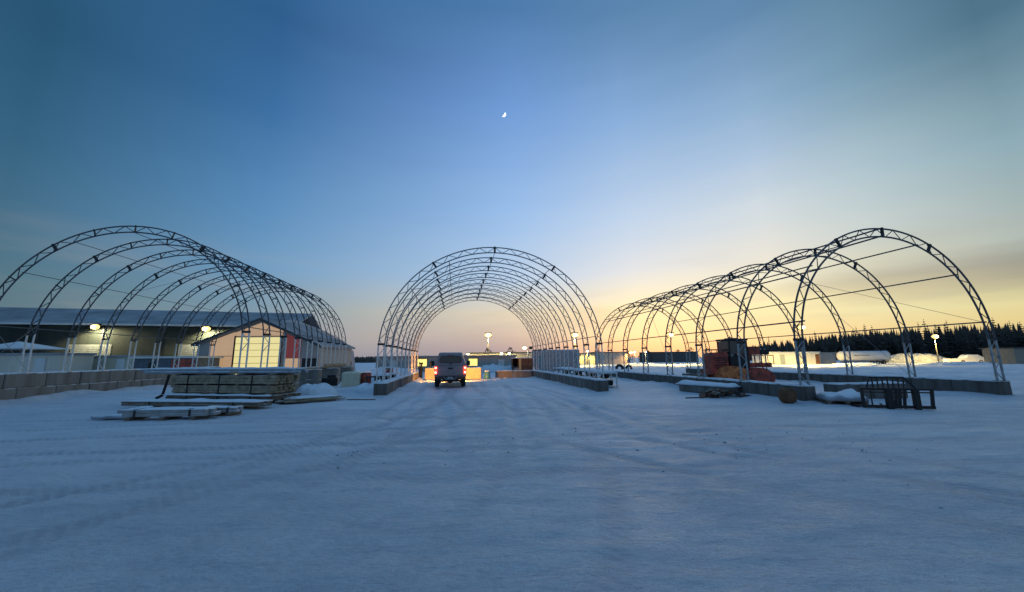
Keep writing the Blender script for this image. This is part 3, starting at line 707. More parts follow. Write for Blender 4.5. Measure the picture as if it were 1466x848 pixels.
# dark items around the far right foot of the left frame
b = MB(); b.box((0, 0, .5), (1.0, 1.0, .96), bev=.08)
for k in range(4): b.box((-.36 + k * .24, -.51, .5), (.02, .02, .9))
b.box((0, 0, .06), (1.1, 1.1, .12), bev=.01)
ib = b.build('liquid_tote', mat('yellowed_plastic', (.62, .58, .42), .5, var=.1), None, (-9.75, 23.3, 0), .2); tag(ib, 'yellowish plastic tote standing in snow between the left and middle frames', 'tote')
def drum(label, loc, h=.88, r=.29, m=m_maroon, lid=m_black, snow=True):
    T = thing('steel_drum', label, 'drum', loc)
    b = MB()
    for z in (0, .02, .33, .35, .37, .6, .62, .64, .86, .88): pass
    zs_ = [0, .02, h * .34, h * .36, h * .38, h * .66, h * .68, h * .7, h - .02, h]; rr = [r, r * 1.03, r, r * 1.04, r, r, r * 1.04, r, r * 1.03, r * .97]
    b.tube([(0, 0, z) for z in zs_], rr, 18); b.build('barrel_body', m, T)
    MB().tube([(0, 0, h), (0, 0, h + .03)], r * .95, 18).build('lid', lid, T)
    if snow:
        b = MB(); b.sphere((0, 0, h + .02), r * .9, 14, 8, (1, 1, .35)); b.build('snow_cap', m_snow2, T)
    return T
drum('dark red steel drum with a black lid beside the yellowish tote', (-9.0, 23.6, 0), lid=m_black, snow=False)
drum('small dark red drum standing farther back before the lit snowfield', (-9.5, 29.5, .15), snow=True)
T = thing('tyre_stack', 'two old tyres lying stacked at the end of the left-hand frame', 'tyres', (-9.9, 24.6, 0))
def torus(mb, c, R0, r, n=20, m=8, ax='Z', sq=1):
    rings = []
    for k in range(n + 1):
        a = 2 * PI * k / n; ring = []
        for j in range(m):
            t = 2 * PI * j / m; rr = R0 + r * math.cos(t); z = r * sq * math.sin(t)
            p = (rr * math.cos(a), rr * math.sin(a), z)
            if ax == 'Y': p = (p[0], p[2], p[1])
            if ax == 'X': p = (p[2], p[0], p[1])
            ring.append((c[0] + p[0], c[1] + p[1], c[2] + p[2]))
        rings.append(ring)
    mb.loft(rings, caps=False, smooth=True)
for k in range(2):
    b = MB(); torus(b, (.05 * k, 0, .11 + .21 * k), .26, .10); b.build('tyre', m_rubber, T)
b = MB(); b.box((0, 0, .35), (.9, .5, .5), bev=.03); b.box((.1, 0, .68), (.5, .4, .2), bev=.02); gn = b.build('generator', m_black, None, (-11.5, 24.2, 0), .3); tag(gn, 'small black generator in the shade below the left-hand timber beam', 'generator')
heap('snow_mound', 'low snow mound left of the middle frame, in front of the red drum', (-9.1, 26.5, 0), 1.6, 1.0, .5, m_snow2, 'snow mound', 1.1)
b = MB(); b.box((0, 0, .025), (1.2, .1, .05), bev=.01); q_ = b.build('plank', m_wood_d, None, (-6.5, 16.6, .0), .0); tag(q_, 'single dark plank lying flat in the snow before the middle frame', 'plank')
# things in the middle frame, left side behind the wall
for k, (lx, ly, sx_, sz, lab) in enumerate([(-6.5, 2.2, .7, .45, 'rounded snow mound by the near left hoop of the middle frame'), (-6.4, 4.4, .8, .5, 'second snow mound beyond the near left hoop of the middle frame')]):
    heap('snow_mound', lab, W3('C', lx, ly), sx_, .8, sz, m_snow2, 'snow mound', 5 + k)
T = thing('sawhorse', 'black folding sawhorse behind the left wall of the middle frame', 'sawhorse', W3('C', -5.0 - 1.3, 2.4), .3)
MB().box((0, 0, .78), (.9, .1, .08), bev=.01).build('beam', m_black, T)
for sx_ in (-1, 1):
    for sy in (-1, 1): MB().tube([(sx_ * .36, 0, .76), (sx_ * .42, sy * .28, 0)], .03, 6).build('leg', m_black, T)
for k, (lx, ly, lab) in enumerate([(-6.6, 6.2, 'nearer dark crate capped with snow behind the left wall'), (-6.5, 8.3, 'farther dark crate capped with snow behind the left wall')]):
    T = thing('crate', lab, 'crate', W3('C', lx, ly), .15 + k * .4, 'dark crates left of the middle frame')
    b = MB(); b.box((0, 0, .35), (.8, .7, .66), bev=.02)
    for z in (.2, .5): b.box((0, -.36, z), (.82, .03, .08))
    b.build('crate_box', m_black, T); b = MB(); snowcap(b, -.4, .4, -.35, .35, .68, .09, .12, .02, k + .5); b.build('snow_cap', m_snow2, T)
# inside right wall: snow-topped frames and tyres
for k, (lx, ly, lab) in enumerate([(6.6, 2.4, 'nearest snow-capped black rack behind the right wall'), (6.7, 5.0, 'second snow-capped black rack behind the right wall'), (6.6, 7.6, 'third snow-capped black rack behind the right wall'), (6.7, 10.6, 'fourth snow-capped black rack behind the right wall')]):
    T = thing('storage_rack', lab, 'rack', W3('C', lx, ly), FR['C']['yaw'] + .1 * k, 'black racks right of the middle frame')
    b = MB()
    for x in (-.55, .55):
        for y in (-.8, 0, .8): b.box((x, y, .42), (.06, .06, .84))
    for z in (.1, .45, .82): b.box((0, 0, z), (1.2, 1.7, .05))
    b.build('rack_frame', m_leg if k == 0 else m_black, T)
    b = MB(); b.box((0, .1, .27), (.9, 1.3, .3), bev=.05); b.sphere((.1, -.2, .62), .18, 10, 6, (1.4, 1.4, .8), .2); b.build('contents', m_rubber, T)
    b = MB(); snowcap(b, -.6, .6, -.85, .85, .845, .10, .15, .02, k + 20.5); b.build('snow_cap', m_snow2, T)
b = MB(); b.box((0, 0, .2), (.45, .45, .4), bev=.08); o = b.build('bucket', mat('white_plastic', (.7, .7, .6), .4), None, W3('C', 6.2, 12.3), 0); tag(o, 'small pale bucket past the snow-capped racks', 'bucket')
# blue barrel
T = thing('plastic_barrel', 'blue plastic barrel with snow on top beside the amber-lit blocks', 'barrel', (-2.2, 33.0, 0))
b = MB(); b.tube([(0, 0, z) for z in (0, .05, .25, .28, .5, .53, .62)], [.24, .28, .28, .26, .28, .26, .22], 16); b.build('barrel_body', mat('blue_plastic', (.05, .20, .32), .5, var=.15), T)
b = MB(); b.sphere((0, 0, .62), .22, 12, 6, (1, 1, .5)); b.build('snow_cap', m_snow2, T)
# posts behind truck left (two dark figures of valve posts)
for k, (x, y, lab) in enumerate([(-8.25, 34.5, 'dark gas bottle trolley left of the pickup, before the lit window'), (-7.35, 34.2, 'slim dark valve post between the trolley and the pickup')]):
    b = MB(); b.tube([(0, 0, 0), (0, 0, .9 + .1 * k), (0, 0, 1.25 + .1 * k)], [.14 - .05 * k, .14 - .05 * k, .07], 10); b.box((0, 0, 1.32 + .1 * k), (.30 - .15 * k, .12, .16), bev=.02)
    if k == 0: b.tube([(-.2, .1, 0), (-.2, .1, 1.5)], .03, 6)
    o = b.build('gas_bottle_trolley' if k == 0 else 'valve_post', m_black, None, (x, y, 0)); tag(o, lab, 'trolley' if k == 0 else 'post')

# ------------------------------------------------------------------ right foreground
def grapple():
    T = thing('grapple_attachment', 'black steel grapple rake attachment resting on the snow', 'grapple', (12.28, 12.42, 0), -.30)
    w = 1.85
    b = MB()
    b.box((0, 0, .62), (w, .08, .07), bev=.01); b.box((0, 0, .52), (w - .1, .05, .04)); b.box((0, .0, .07), (w, .09, .09), bev=.01)
    b.box((-w / 2 + .04, 0, .34), (.07, .09, .6), bev=.01)
    b.box((w / 2 - .03, .0, .34), (.07, .09, .62), bev=.01, ry=.08); b.build('main_frame', m_black, T)
    for x, ww in ((-.21, .17), (.48, .15)): MB().box((x, -.03, .31), (ww, .16, .62), bev=.015).build('lift_plate', m_black, T)
    for x in (-.01, .09, .21): MB().box((x, .02, .31), (.055, .10, .6), bev=.01, ry=.1).build('upright', m_black, T)
    MB().box((-w / 2 + .28, .02, .33), (.025, .04, .5)).build('upright', m_black, T)
    b = MB(); b.tube([(-.72, .05, .64), (-.58, .12, .98), (.32, .12, .98), (.56, .05, .64)], .028, 6); b.build('guard_rail', m_black, T)
    for k in range(7): MB().box((-.52 + k * .135, .10, .81), (.03, .04, .36), bev=.005, ry=.05 * (k - 3) / 3).build('guard_bar', m_black, T)
    for k, x in enumerate((-.9, -.45, 0, .45, .9)):
        b = MB(); b.tube([(x, -.02, .1), (x, .3, .03), (x, .75, .02), (x, .95, .08)], [.035, .035, .03, .015], 6); b.build('tine', m_black, T)
    return T
grapple()
# snowy pallet left of grapple
T = thing('pallet_load', 'tarped snow-covered load on a wooden pallet left of the grapple', 'pallet load', (11.75, 13.95, 0), -.35)
b = MB()
for k in range(5): b.box((0, -.5 + k * .25, .14), (1.2, .14, .03))
for x in (-.52, 0, .52): b.box((x, 0, .065), (.1, 1.15, .11))
b.build('pallet', m_wood_d, T)
b = MB(); snowcap(b, -.6, .6, -.55, .55, .155, .24, .13, .0, 12.2); b.build('tarp_load', mat('grey_tarp', (.34, .36, .40), .7, var=.2, bump=.8, bscale=4, snow=.5), T)
def spool():
    T = thing('orange_barrel', 'rusty orange barrel lying on its side against the wall end', 'barrel', (10.05, 14.2, .27), .35)
    b = MB(); b.tube([(0, y, 0) for y in (-.16, -.15, 0, .02, .04, .15, .16)], [.25, .27, .26, .275, .26, .27, .25], 18); b.build('barrel_body', mat('rusty_orange', (.14, .062, .025), .85, var=.5, scale=3, bump=.4, col2=(.16, .07, .03)), T)
    b = MB(); torus(b, (0, -.165, 0), .235, .018, 20, 6, 'Y'); b.build('rim', m_rust, T)
    MB().box((.36, .1, -.07), (.22, .25, .38), bev=.03).build('lid', mat('rusty_orange', (0, 0, 0)), T)
spool()
T = thing('debris_pile', 'dark pile of crumpled tarp and scrap iron in front of the snowy slab', 'debris', (8.75, 16.35, 0), .1)
for k in range(22):
    a = random.uniform(-.95, .95); h = .24 * (1 - a * a) 
    MB().box((a, random.uniform(-.25, .25), .05 + random.random() * h), (random.uniform(.15, .5), random.uniform(.08, .3), random.uniform(.03, .12)), rz=random.uniform(0, 3), rx=random.uniform(-.6, .6), ry=random.uniform(-.4, .4), bev=.01).build('scrap_piece', [m_black, m_rust, m_wood_d, m_rubber][k % 4], T)
for pts in ([(-1.6, -.1, .02), (-.8, -.15, .04), (0, .2, .05), (1.3, -.1, .03), (2.2, -.05, .02)], [(.3, .3, .2), (1.2, .1, .06), (1.9, -.3, .02), (2.6, -.25, .02)]):
    MB().tube(pts, .022, 6).build('hose', m_black, T)
# orange machine
def machine():
    T = thing('orange_loader', 'orange loader with a dark cab and tarped wheels inside the right-hand frame', 'loader', (13.7, 23.9, 0), .03)
    b = MB(); b.box((-.2, 0, .78), (3.0, 1.3, .34), bev=.05); b.box((-.1, 0, .56), (2.2, .9, .3), bev=.04); b.build('chassis', m_maroon, T)
    b = MB(); b.loft([[(x, y, z) for x, z in ((-1.55, .95), (-1.55, 1.75), (-1.4, 1.92), (-.55, 1.98), (-.5, .95))] for y in (-.55, .55)]); hd = b.build('hood', m_maroon, T)
    for k in range(4): MB().box((-1.0, -.56, 1.2 + k * .14), (.7, .02, .05)).build('vent', m_black, hd)
    b = MB(); b.box((-1.05, 0, 2.12), (.9, .9, .06), bev=.01)
    for x in (-1.4, -.7): b.tube([(x, -.35, 1.9), (x, -.35, 2.13)], .02, 6); b.tube([(x, .35, 1.9), (x, .35, 2.13)], .02, 6)
    b.build('guard_rack', m_maroon, T)
    b = MB()
    for x in (-.42, .66):
        for y in (-.6, .6): b.box((x, y, 1.75), (.08, .08, 1.8))
    b.box((.12, 0, 2.72), (1.25, 1.4, .12), bev=.03); b.box((.12, 0, 1.35), (1.1, 1.2, .7), bev=.03); cb = b.build('cab', m_black, T)
    for y in (-.6, .6): MB().box((.12, y, 2.25), (1.0, .015, .78)).build('cab_window', m_glass, cb)
    MB().box((.66 + .02, 0, 2.25), (.015, 1.1, .78)).build('cab_window', m_glass, cb); MB().box((-.43, 0, 2.25), (.015, 1.1, .78)).build('cab_window', m_glass, cb)
    MB().box((.1, 0, 2.82), (.5, .6, .05), bev=.01).build('roof_hatch', m_pole, cb)
    b = MB(); b.box((1.25, -.3, 1.16), (2.1, .16, .26), bev=.02); b.box((1.25, .3, 1.16), (2.1, .16, .26), bev=.02); b.tube([(2.2, -.4, 1.12), (2.2, .4, 1.12)], .06, 8); b.build('lift_arm', m_maroon, T)
    b = MB(); b.box((1.25, 0, 2.05), (.75, .8, .5), bev=.04); b.tube([(1.1, 0, 1.3), (1.15, 0, 1.9)], .05, 8); b.build('counterweight', m_maroon, T)
    MB().box((1.95, 0, 1.95), (.6, .7, .3), bev=.03).build('tool_box', m_black, T)
    for x, r, m in ((-.55, .56, m_tarp), (1.0, .50, m_maroon)):
        for y in (-.75, .75):
            b = MB(); torus(b, (x, y, r), r * .66, r * .33, 22, 8, 'Y', .9); w_ = b.build('wheel', m_rubber, T)
            MB().tube([(x, y - .14, r), (x, y + .14, r)], r * .45, 14).build('rim', m_orange, w_)
            n = 16; prof = []
            for k in range(n + 1):
                a = -PI * .16 + (PI * 1.32) * k / n; prof.append((x - math.cos(a) * (r + .16) * 1.35, r * .85 + math.sin(a) * (r + .10)))
            b = MB(); b.loft([[(px_ + .04 * noise.noise((px_ * 3, k, 1)), y + dy, max(.02, pz)) for px_, pz in prof] + [(x, y + dy, .02)] for k, dy in enumerate((-.32, -.28, 0, .28, .32))], smooth=True); b.build('wheel_tarp', m, T)
    MB().tube([(.3, .45, 2.78), (.3, .45, 2.95)], .06, 8).build('beacon', m_orange, T)
    for y in (-.62, .62):
        b = MB(); b.tube([(.75, y, .98), (.75, y, 1.75), (2.25, y, 1.75), (2.25, y, 1.2)], .025, 6)
        for x in (1.1, 1.5, 1.9): b.tube([(x, y, 1.0), (x, y, 1.75)], .018, 6)
        b.build('side_rail', m_maroon, T)
    return T
machine()
T = thing('small_trailer', 'small white utility trailer frame left of the orange loader', 'trailer', (10.85, 22.9, 0), .2)
b = MB(); b.box((0, 0, .45), (1.0, .9, .1), bev=.02); b.tube([(-.5, 0, .42), (-1.0, 0, .35)], .04, 6); b.box((0, -.46, .6), (1.0, .03, .2)); b.box((0, .46, .6), (1.0, .03, .2)); b.build('bed', m_pole, T)
for y in (-.52, .52):
    b = MB(); torus(b, (.1, y, .27), .19, .08, 18, 8, 'Y'); b.build('wheel', m_rubber, T)
for k, (x, y, r, lab) in enumerate([(14.8, 53.0, .62, 'larger dark half-round tyre mound before the lit snowfield'), (16.4, 54.0, .5, 'smaller dark half-round tyre mound before the lit snowfield')]):
    T = thing('giant_tyre', lab, 'tyre', (x, y, 0), 0, 'big tyres at the lit snowfield')
    b = MB(); torus(b, (0, 0, .2), r * .68, r * .3, 20, 8, 'Y'); b.build('tyre_tread', m_rubber, T)

# ------------------------------------------------------------------ buildings on the left
A0_, A1_ = Vector((-70.0, 40.1, 0)), Vector((-30.2, 51.2, 0))
T = thing('long_metal_building', 'long dark green metal-clad building with a pale snowy roof behind the left frame', 'building', tuple(A0_), math.atan2(A1_.y - A0_.y, A1_.x - A0_.x))
LnB = (A1_ - A0_).length
MB().box((LnB / 2, 9, 3.05), (LnB, 18, 6.1)).build('wall', m_greenwall, T)
b = MB(); b.loft([[(x, -.5, 6.12), (x, 9, 8.9), (x, 18.5, 6.12), (x, 18.5, 6.3), (x, 9, 9.1), (x, -.5, 6.3)] for x in (-.6, LnB + .6)]); b.build('roof', m_roofsnow, T)
MB().box((LnB / 2, -.55, 6.2), (LnB + 1.2, .1, .22)).build('eave_trim', m_white, T)
for k in range(7): MB().box((3 + k * 6, -.03, 3.0), (.16, .08, 6.0)).build('downpipe', m_plate, T)
for k in range(3): MB().box((9 + k * 11, -.04, 1.9), (4.2, .06, 3.8), bev=.02).build('roll_door', mat('dull_grey_door', (.12, .14, .13), .6, wave=('Z', 1.5)), T)
# gable building
def gable():
    T = thing('gable_building', 'gable-fronted shop with a yellow roller door, its glow added, behind the left frame', 'building', (-26.67, 40, 0), 0)
    xl, xr, za, zl, zr, D = -6.6, 6.3, 5.95, 3.4, 3.15, 8
    prof = [(xl, 0), (xl, zl), (0, za), (xr, zr), (xr, 0)]
    b = MB(); b.loft([[(x, y, z) for x, z in prof] for y in (0, D)]); b.build('wall', m_greywall, T)
    b = MB(); b.loft([[(xl - .35, y, zl - .12), (0, y, za + .02), (xr + .35, y, zr - .12), (xr + .35, y, zr + .08), (0, y, za + .26), (xl - .35, y, zl + .08)] for y in (-.4, D + .3)]); rf = b.build('roof', m_roofsnow, T)
    b = MB(); b.loft([[(xl - .36, y, zl - .16), (0, y, za - .02), (xr + .36, y, zr - .16), (xr + .36, y, zr + .10), (0, y, za + .20), (xl - .36, y, zl + .10)] for y in (-.46, -.405)]); b.build('barge_board', m_darkroof, rf)
    peach = mat('peach_panel_added_glow', (.42, .34, .24), .6, emit=(1, .60, .30), emit_s=.40, var=.08, bump=.1)  # emission added in place of lamplight falling on the front
    yel = mat('yellow_door_added_glow', (.75, .7, .35), .6, emit=(1, .80, .30), emit_s=.72, var=.08, bump=.1)  # door given its own glow instead of light from a lamp
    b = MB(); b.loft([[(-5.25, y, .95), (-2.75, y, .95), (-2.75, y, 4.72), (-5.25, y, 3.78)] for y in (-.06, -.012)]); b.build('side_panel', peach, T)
    MB().box((-4.0, -.075, 2.2), (2.5, .03, .05)).build('trim', m_rust, T)
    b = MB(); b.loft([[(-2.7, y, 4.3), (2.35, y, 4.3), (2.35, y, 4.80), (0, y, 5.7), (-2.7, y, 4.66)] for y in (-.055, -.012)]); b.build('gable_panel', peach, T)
    d = MB()
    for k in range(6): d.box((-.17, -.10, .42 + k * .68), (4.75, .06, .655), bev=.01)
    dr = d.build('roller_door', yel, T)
    for k in range(7): MB().box((-.17, -.14, .08 + k * .68), (4.75, .03, .035)).build('panel_seam', m_rust, dr)
    for x in (-2.62, 2.3): MB().box((x, -.12, 2.15), (.14, .1, 4.3)).build('door_jamb', m_plate, T)
    b = MB(); b.loft([[(2.75, y, 1.95), (4.35, y, 1.95), (4.35, y, 3.78), (2.75, y, 4.5)] for y in (-.10, -.04)]); b.build('red_panel', mat('red_panel_added_glow', (.20, .05, .045), .6, emit=(1, .16, .14), emit_s=.10, var=.1), T)  # weak emission added to the red panel, no lamp behind it
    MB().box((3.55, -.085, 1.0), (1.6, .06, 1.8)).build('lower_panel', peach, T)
    MB().box((5.35, -.05, .95), (1.5, .05, 1.9)).build('dark_bay', m_black, T)
    MB().box((-5.95, -.05, .6), (1.1, .05, 1.1)).build('dark_bay', m_black, T)
    return T
gable()
def dome():
    T = thing('fabric_building', 'white fabric-covered arched building with brown base beyond the gable shop', 'building', (-26.3, 48.4, 0), .42)
    prof = [(-7, 0), (-7, 3.2), (-6.5, 4.8), (-4.4, 6.4), (-1.6, 6.85), (2.2, 5.35), (4.4, 4.1), (5.6, 2.8), (6.0, 0)]
    b = MB(); b.loft([[(x, y, z) for x, z in prof] for y in (0, 3, 6, 9)], smooth=False); b.build('fabric_skin', m_whitefab, T)
    for x in (-1.5, .6, 2.4, 4.0): MB().box((x, -.04, 2.6), (.08, .06, 2.8)).build('seam_batten', m_pole, T)
    MB().box((1.6, -.06, .9), (7.6, .08, 1.2)).build('base_cladding', m_rust, T)
    return T
dome()
# sheds along the left
def shed(name, label, cat, x0, x1, y, z0, z1, d, m, roofm, win=None, over=.15, rz=0, door=None):
    T = thing(name, label, cat, ((x0 + x1) / 2, y, 0), rz)
    w = x1 - x0
    MB().box((0, d / 2, z1 / 2), (w, d, z1)).build('wall', m, T)
    MB().box((0, d / 2, z1 + .09), (w + 2 * over, d + 2 * over, .18), bev=.04).build('roof', roofm, T)
    if win:
        for (wx, wz, ww, wh, wm) in win:
            f = MB().box((wx, -.03, wz), (ww + .1, .05, wh + .1)).build('window', m_pole, T); MB().box((wx, -.06, wz), (ww, .02, wh)).build('pane', wm, f)
    if door:
        for (wx, ww, wh, dm) in door: MB().box((wx, -.04, wh / 2 + .1), (ww, .05, wh), bev=.01).build('door', dm, T)
    return T
shed('white_shed', 'white portable shed with a dark window at the far left edge', 'shed', -49.5, -39.2, 33, 0, 2.35, 2.6, mat('white_siding_warmed', (.62, .55, .44), .7, var=.12, scale=1, wave=('X', 1.4), streak=True), m_roofsnow, [(.35 + 4.2 - 5.15, 1.5, .8, 1.0, m_glass)], door=[(3.5, .9, 2.0, m_white)])  # white siding coloured warm to stand in for light on its front
T = thing('canopy_tent', 'white peaked canopy tent behind the white shed', 'tent', (-47.2, 36.6, 0), 0)
b = MB(); b.add([(-2.8, -2, 3.0), (2.4, -2, 3.0), (2.4, 2, 3.0), (-2.8, 2, 3.0), (-.6, 0, 3.75)], [(0, 1, 4), (1, 2, 4), (2, 3, 4), (3, 0, 4), (3, 2, 1, 0)]); b.build('tent_roof', m_whitefab, T)
for x in (-2.6, 2.2):
    for y in (-1.9, 1.9): MB().tube([(x, y, 0), (x, y, 3)], .04, 6).build('pole', m_pole, T)
shed('dark_trailer', 'dark enclosed cargo trailer right of the white shed', 'trailer', -42.9, -39.9, 37, 0, 2.1, 2.4, m_greenwall, m_white, door=[(.6, .8, 1.8, m_plate)])
shed('beige_trailer', 'beige office trailer lit by the lamp on the long green building', 'trailer', -40.6, -36.6, 36.7, 0, 2.15, 2.5, m_beige, m_roofsnow, door=[(.9, .8, 1.9, m_white)])
shed('low_shed', 'dark low shed with a white eave left of the gable shop', 'shed', -36.2, -30.3, 36.4, 0, 2.0, 3, mat('slate_siding', (.10, .12, .14), .7, wave=('X', 1.4)), m_white, [(-1.2, 1.2, .5, .9, m_black)], door=[(1.8, 2.2, 1.8, m_maroon)], over=.25)

# ------------------------------------------------------------------ buildings behind the middle frame
def long_white():
    T = thing('long_low_building', 'long low white building with two lit yellow windows behind the pickup', 'building', (-10.2, 58, -.8), 0)
    MB().box((0, 4, 1.42), (21.2, 8, 2.84)).build('wall', m_greywall, T)
    MB().box((0, 4, 2.92), (21.7, 8.5, .18), bev=.04).build('roof', m_roofsnow, T)
    for x, w in ((-3.55, 1.5), (4.2, 1.35)):
        f = MB().box((x, -.04, 1.98), (w + .16, .08, 1.2)).build('window', m_plate, T)
        MB().box((x - w / 4, -.09, 1.98), (w / 2 - .03, .03, 1.06)).build('pane', m_win, f); MB().box((x + w / 4, -.09, 1.98), (w / 2 - .03, .03, 1.06)).build('pane', m_win, f)
    for x in (-8, 0.2, 8.5): MB().box((x, -.04, 1.3), (.9, .05, 2.1)).build('door', m_white, T)
    return T
long_white()
shed('far_warehouse', 'flat dark-roofed warehouse far behind the long white building', 'building', -10.6, 7.6, 90, 0, 3.0, 12, m_greywall, m_darkroof, [(7.6, 2.3, 1.0, .7, m_win)], over=.3)
heap('snow_berm', 'ploughed snow bank piled against the long white building', (-2.0, 48, -.15), 4.6, 2.0, .95, m_snow2, 'snow bank', 7.7, jag=.5)
# rusty open bin
T = thing('steel_bin', 'rusty brown open-ended steel bin with snow on its rim beyond the middle frame', 'bin', (1.18, 46, 0), .05)
b = MB(); b.box((-1.2, 1.2, .85), (.08, 2.4, 1.7)); b.box((1.2, 1.2, .85), (.08, 2.4, 1.7)); b.box((0, 2.4, .85), (2.4, .08, 1.7)); b.box((0, 1.2, .1), (2.4, 2.4, .08)); b.box((.42, 0, .85), (1.56, .08, 1.7)); b.box((-.3, -.03, .85), (.22, .1, 1.7)); b.build('bin_body', m_rust, T)
MB().box((0, 1.2, 1.74), (2.6, 2.6, .07), bev=.02).build('snow_cap', m_snow2, T)
MB().box((-.3, -.10, .85), (.3, .05, 1.65)).build('post', mat('bright_orange_strip', (.6, .35, .14), .7), T)  # bright orange-brown upright strip beside the bin's open end
# grey container
T = thing('shipping_container', 'ribbed grey-blue shipping container beyond the right wall of the middle frame', 'container', (5.75, 50.2, 0), .02)
b = MB(); b.box((0, 1.2, 1.38), (6.1, 2.44, 2.66), bev=.04); b.build('container_shell', m_cont, T)
for x in (-3.0, 3.0): MB().box((x, -.03, 1.38), (.16, .1, 2.7)).build('corner_post', mat('container_post', (.22, .26, .28), .6), T)
for k in range(23): MB().box((-2.7 + k * .245, -.035, 1.38), (.10, .05, 2.4), bev=.015).build('rib', mat('container_post', (0, 0, 0)), T)
MB().box((0, 1.2, 2.76), (6.1, 2.4, .08), bev=.03).build('snow_cap', m_snow2, T)
shed('low_trailer', 'pale site trailer with a dark roof right of the middle frame', 'trailer', 21.5, 30.2, 100, 0, 3.0, 4, mat('pale_grey_siding', (.45, .43, .42), .7), m_darkroof, over=.35)
shed('lit_shed', 'small shed washed in orange light beside the pale site trailer', 'shed', 16.6, 20.9, 96, 0, 2.7, 4, m_beige, m_darkroof)
shed('dark_warehouse', 'broad dark warehouse on the horizon left of the orange loader', 'building', 44, 59.5, 122, 0, 3.2, 10, mat('charcoal_siding', (.07, .075, .075), .7), m_darkroof)
# far right row
shed('white_office', 'white office cabin, first of the pale row before the forest', 'cabin', 49.0, 52.6, 75, 0, 2.35, 3, m_white, m_snow2)
shed('white_crate_cabin', 'pale cabin with a grey band, second in the row before the forest', 'cabin', 52.75, 56.3, 75.2, 0, 2.3, 3, m_whitefab, m_snow2, door=[(-1.3, .9, 1.9, m_cont)])
shed('door_cabin', 'pale cabin with a dark side door at the right end of the cabin row', 'cabin', 56.5, 60.3, 74.8, 0, 2.3, 3, m_white, m_snow2, door=[(1.4, .8, 1.9, m_rust)])
shed('low_store', 'long low store under a flat snow roof between cabins and tanker', 'shed', 60.8, 66.5, 78.5, 0, 2.2, 3, m_greywall, m_roofsnow)
def tanker():
    T = thing('tank_trailer', 'white cylindrical tank trailer with a grey end cap before the forest', 'tank trailer', (64.9, 70.5, 0), -.25)
    b = MB(); n = 20; rings = []
    for x, r in ((-4.9, .55), (-4.75, .85), (-4.4, 1.0), (-4.2, 1.05), (4.3, 1.05)):
        rings.append([(x, r * math.cos(2 * PI * k / n), 1.75 + r * math.sin(2 * PI * k / n) * .95) for k in range(n)])
    b.loft(rings, smooth=True); b.build('tank', m_whitefab, T)
    b = MB(); b.tube([(4.31, 0, 1.75), (4.5, 0, 1.75)], [1.05, .95], 20); b.build('end_cap', m_cont, T)
    b = MB(); b.box((0, 0, .62), (8.6, 1.0, .16)); 
    for x in (-3.6, 3.4): b.box((x, 0, .35), (.14, .9, .7))
    b.build('chassis', m_plate, T)
    for x in (2.0, 3.1):
        for y in (-.9, .9):
            b = MB(); torus(b, (x, y, .45), .31, .13, 16, 8, 'Y'); b.build('wheel', m_rubber, T)
    MB().tube([(2.5, 0, 2.7), (2.5, 0, 3.05)], .12, 8).build('vent_pipe', m_pole, T)
    MB().box((-.8, -1.06, 1.9), (3.0, .06, .12), bev=.02).build('walkway', m_pole, T)
tanker()
bpy.data.objects['tank_trailer'].scale = (.82, .85, .9)
heap('stockpile', 'long snow-covered stockpile between the tank trailer and the lamp post', (82, 78, 0), 7.0, 2.6, 1.9, mat('grey_snow', (.34, .37, .40), .8, var=.3, scale=1.2), 'stockpile', 2.4, jag=.15)  # grey snow, darker than on the other banks
T = thing('snowy_car', 'brightly lit snow-covered car near the far right lamp post', 'car', (87.2, 73.2, 0), -.2)
b = MB(); b.loft([[(x, y, z) for x, z in ((-2.2, .3), (-2.2, .85), (-.9, .95), (-.4, 1.4), (1.2, 1.42), (1.9, 1.0), (2.2, .9), (2.2, .3))] for y in (-.85, .85)]); b.build('body', m_whitefab, T)
b = MB(); b.loft([[(x, y, z) for x, z in ((-2.1, .88), (-.9, 1.0), (-.4, 1.46), (-.2, 1.62), (1.1, 1.62), (1.9, 1.15), (2.15, .95))] for y in (-.8, .8)]); b.build('snow_cap', m_snow2, T)
for x in (-1.4, 1.4):
    for y in (-.8, .8):
        b = MB(); torus(b, (x, y, .33), .23, .10, 16, 8, 'Y'); b.build('wheel', m_rubber, T)
b = MB(); b.box((0, 0, .45), (.9, .9, .9), bev=.12); o = b.build('utility_box', m_whitefab, None, (82.6, 72.6, 0)); tag(o, 'small lit utility box left of the snowy car', 'utility box')
shed('tan_cabin', 'tan flat-roofed cabin cut by the right edge of the view', 'cabin', 78.5, 84.5, 59.6, 0, 2.55, 4, mat('tan_siding', (.28, .24, .18), .7), m_darkroof, over=.3)
for k, (x, y, l_, h, sd) in enumerate([(17, 66, 5, .35, 3), (33, 56, 8, .3, 4), (46, 50, 6, .35, 5), (57, 63, 8, .5, 6), (70, 60, 9, .6, 8), (-14, 44, 7, .8, 9)]):
    heap('snow_bank', ['snow bank before the orange-lit shed', 'broad snow bank behind the right-hand frame', 'snow bank right of the broad one behind the right-hand frame', 'snow bank in front of the pale cabins', 'snow bank in front of the tank trailer', 'snow bank left of the pickup before the long white building'][k], (x, y, -.1), l_ * .6, 2.2, h, m_snow2, 'snow bank', sd, jag=.5)

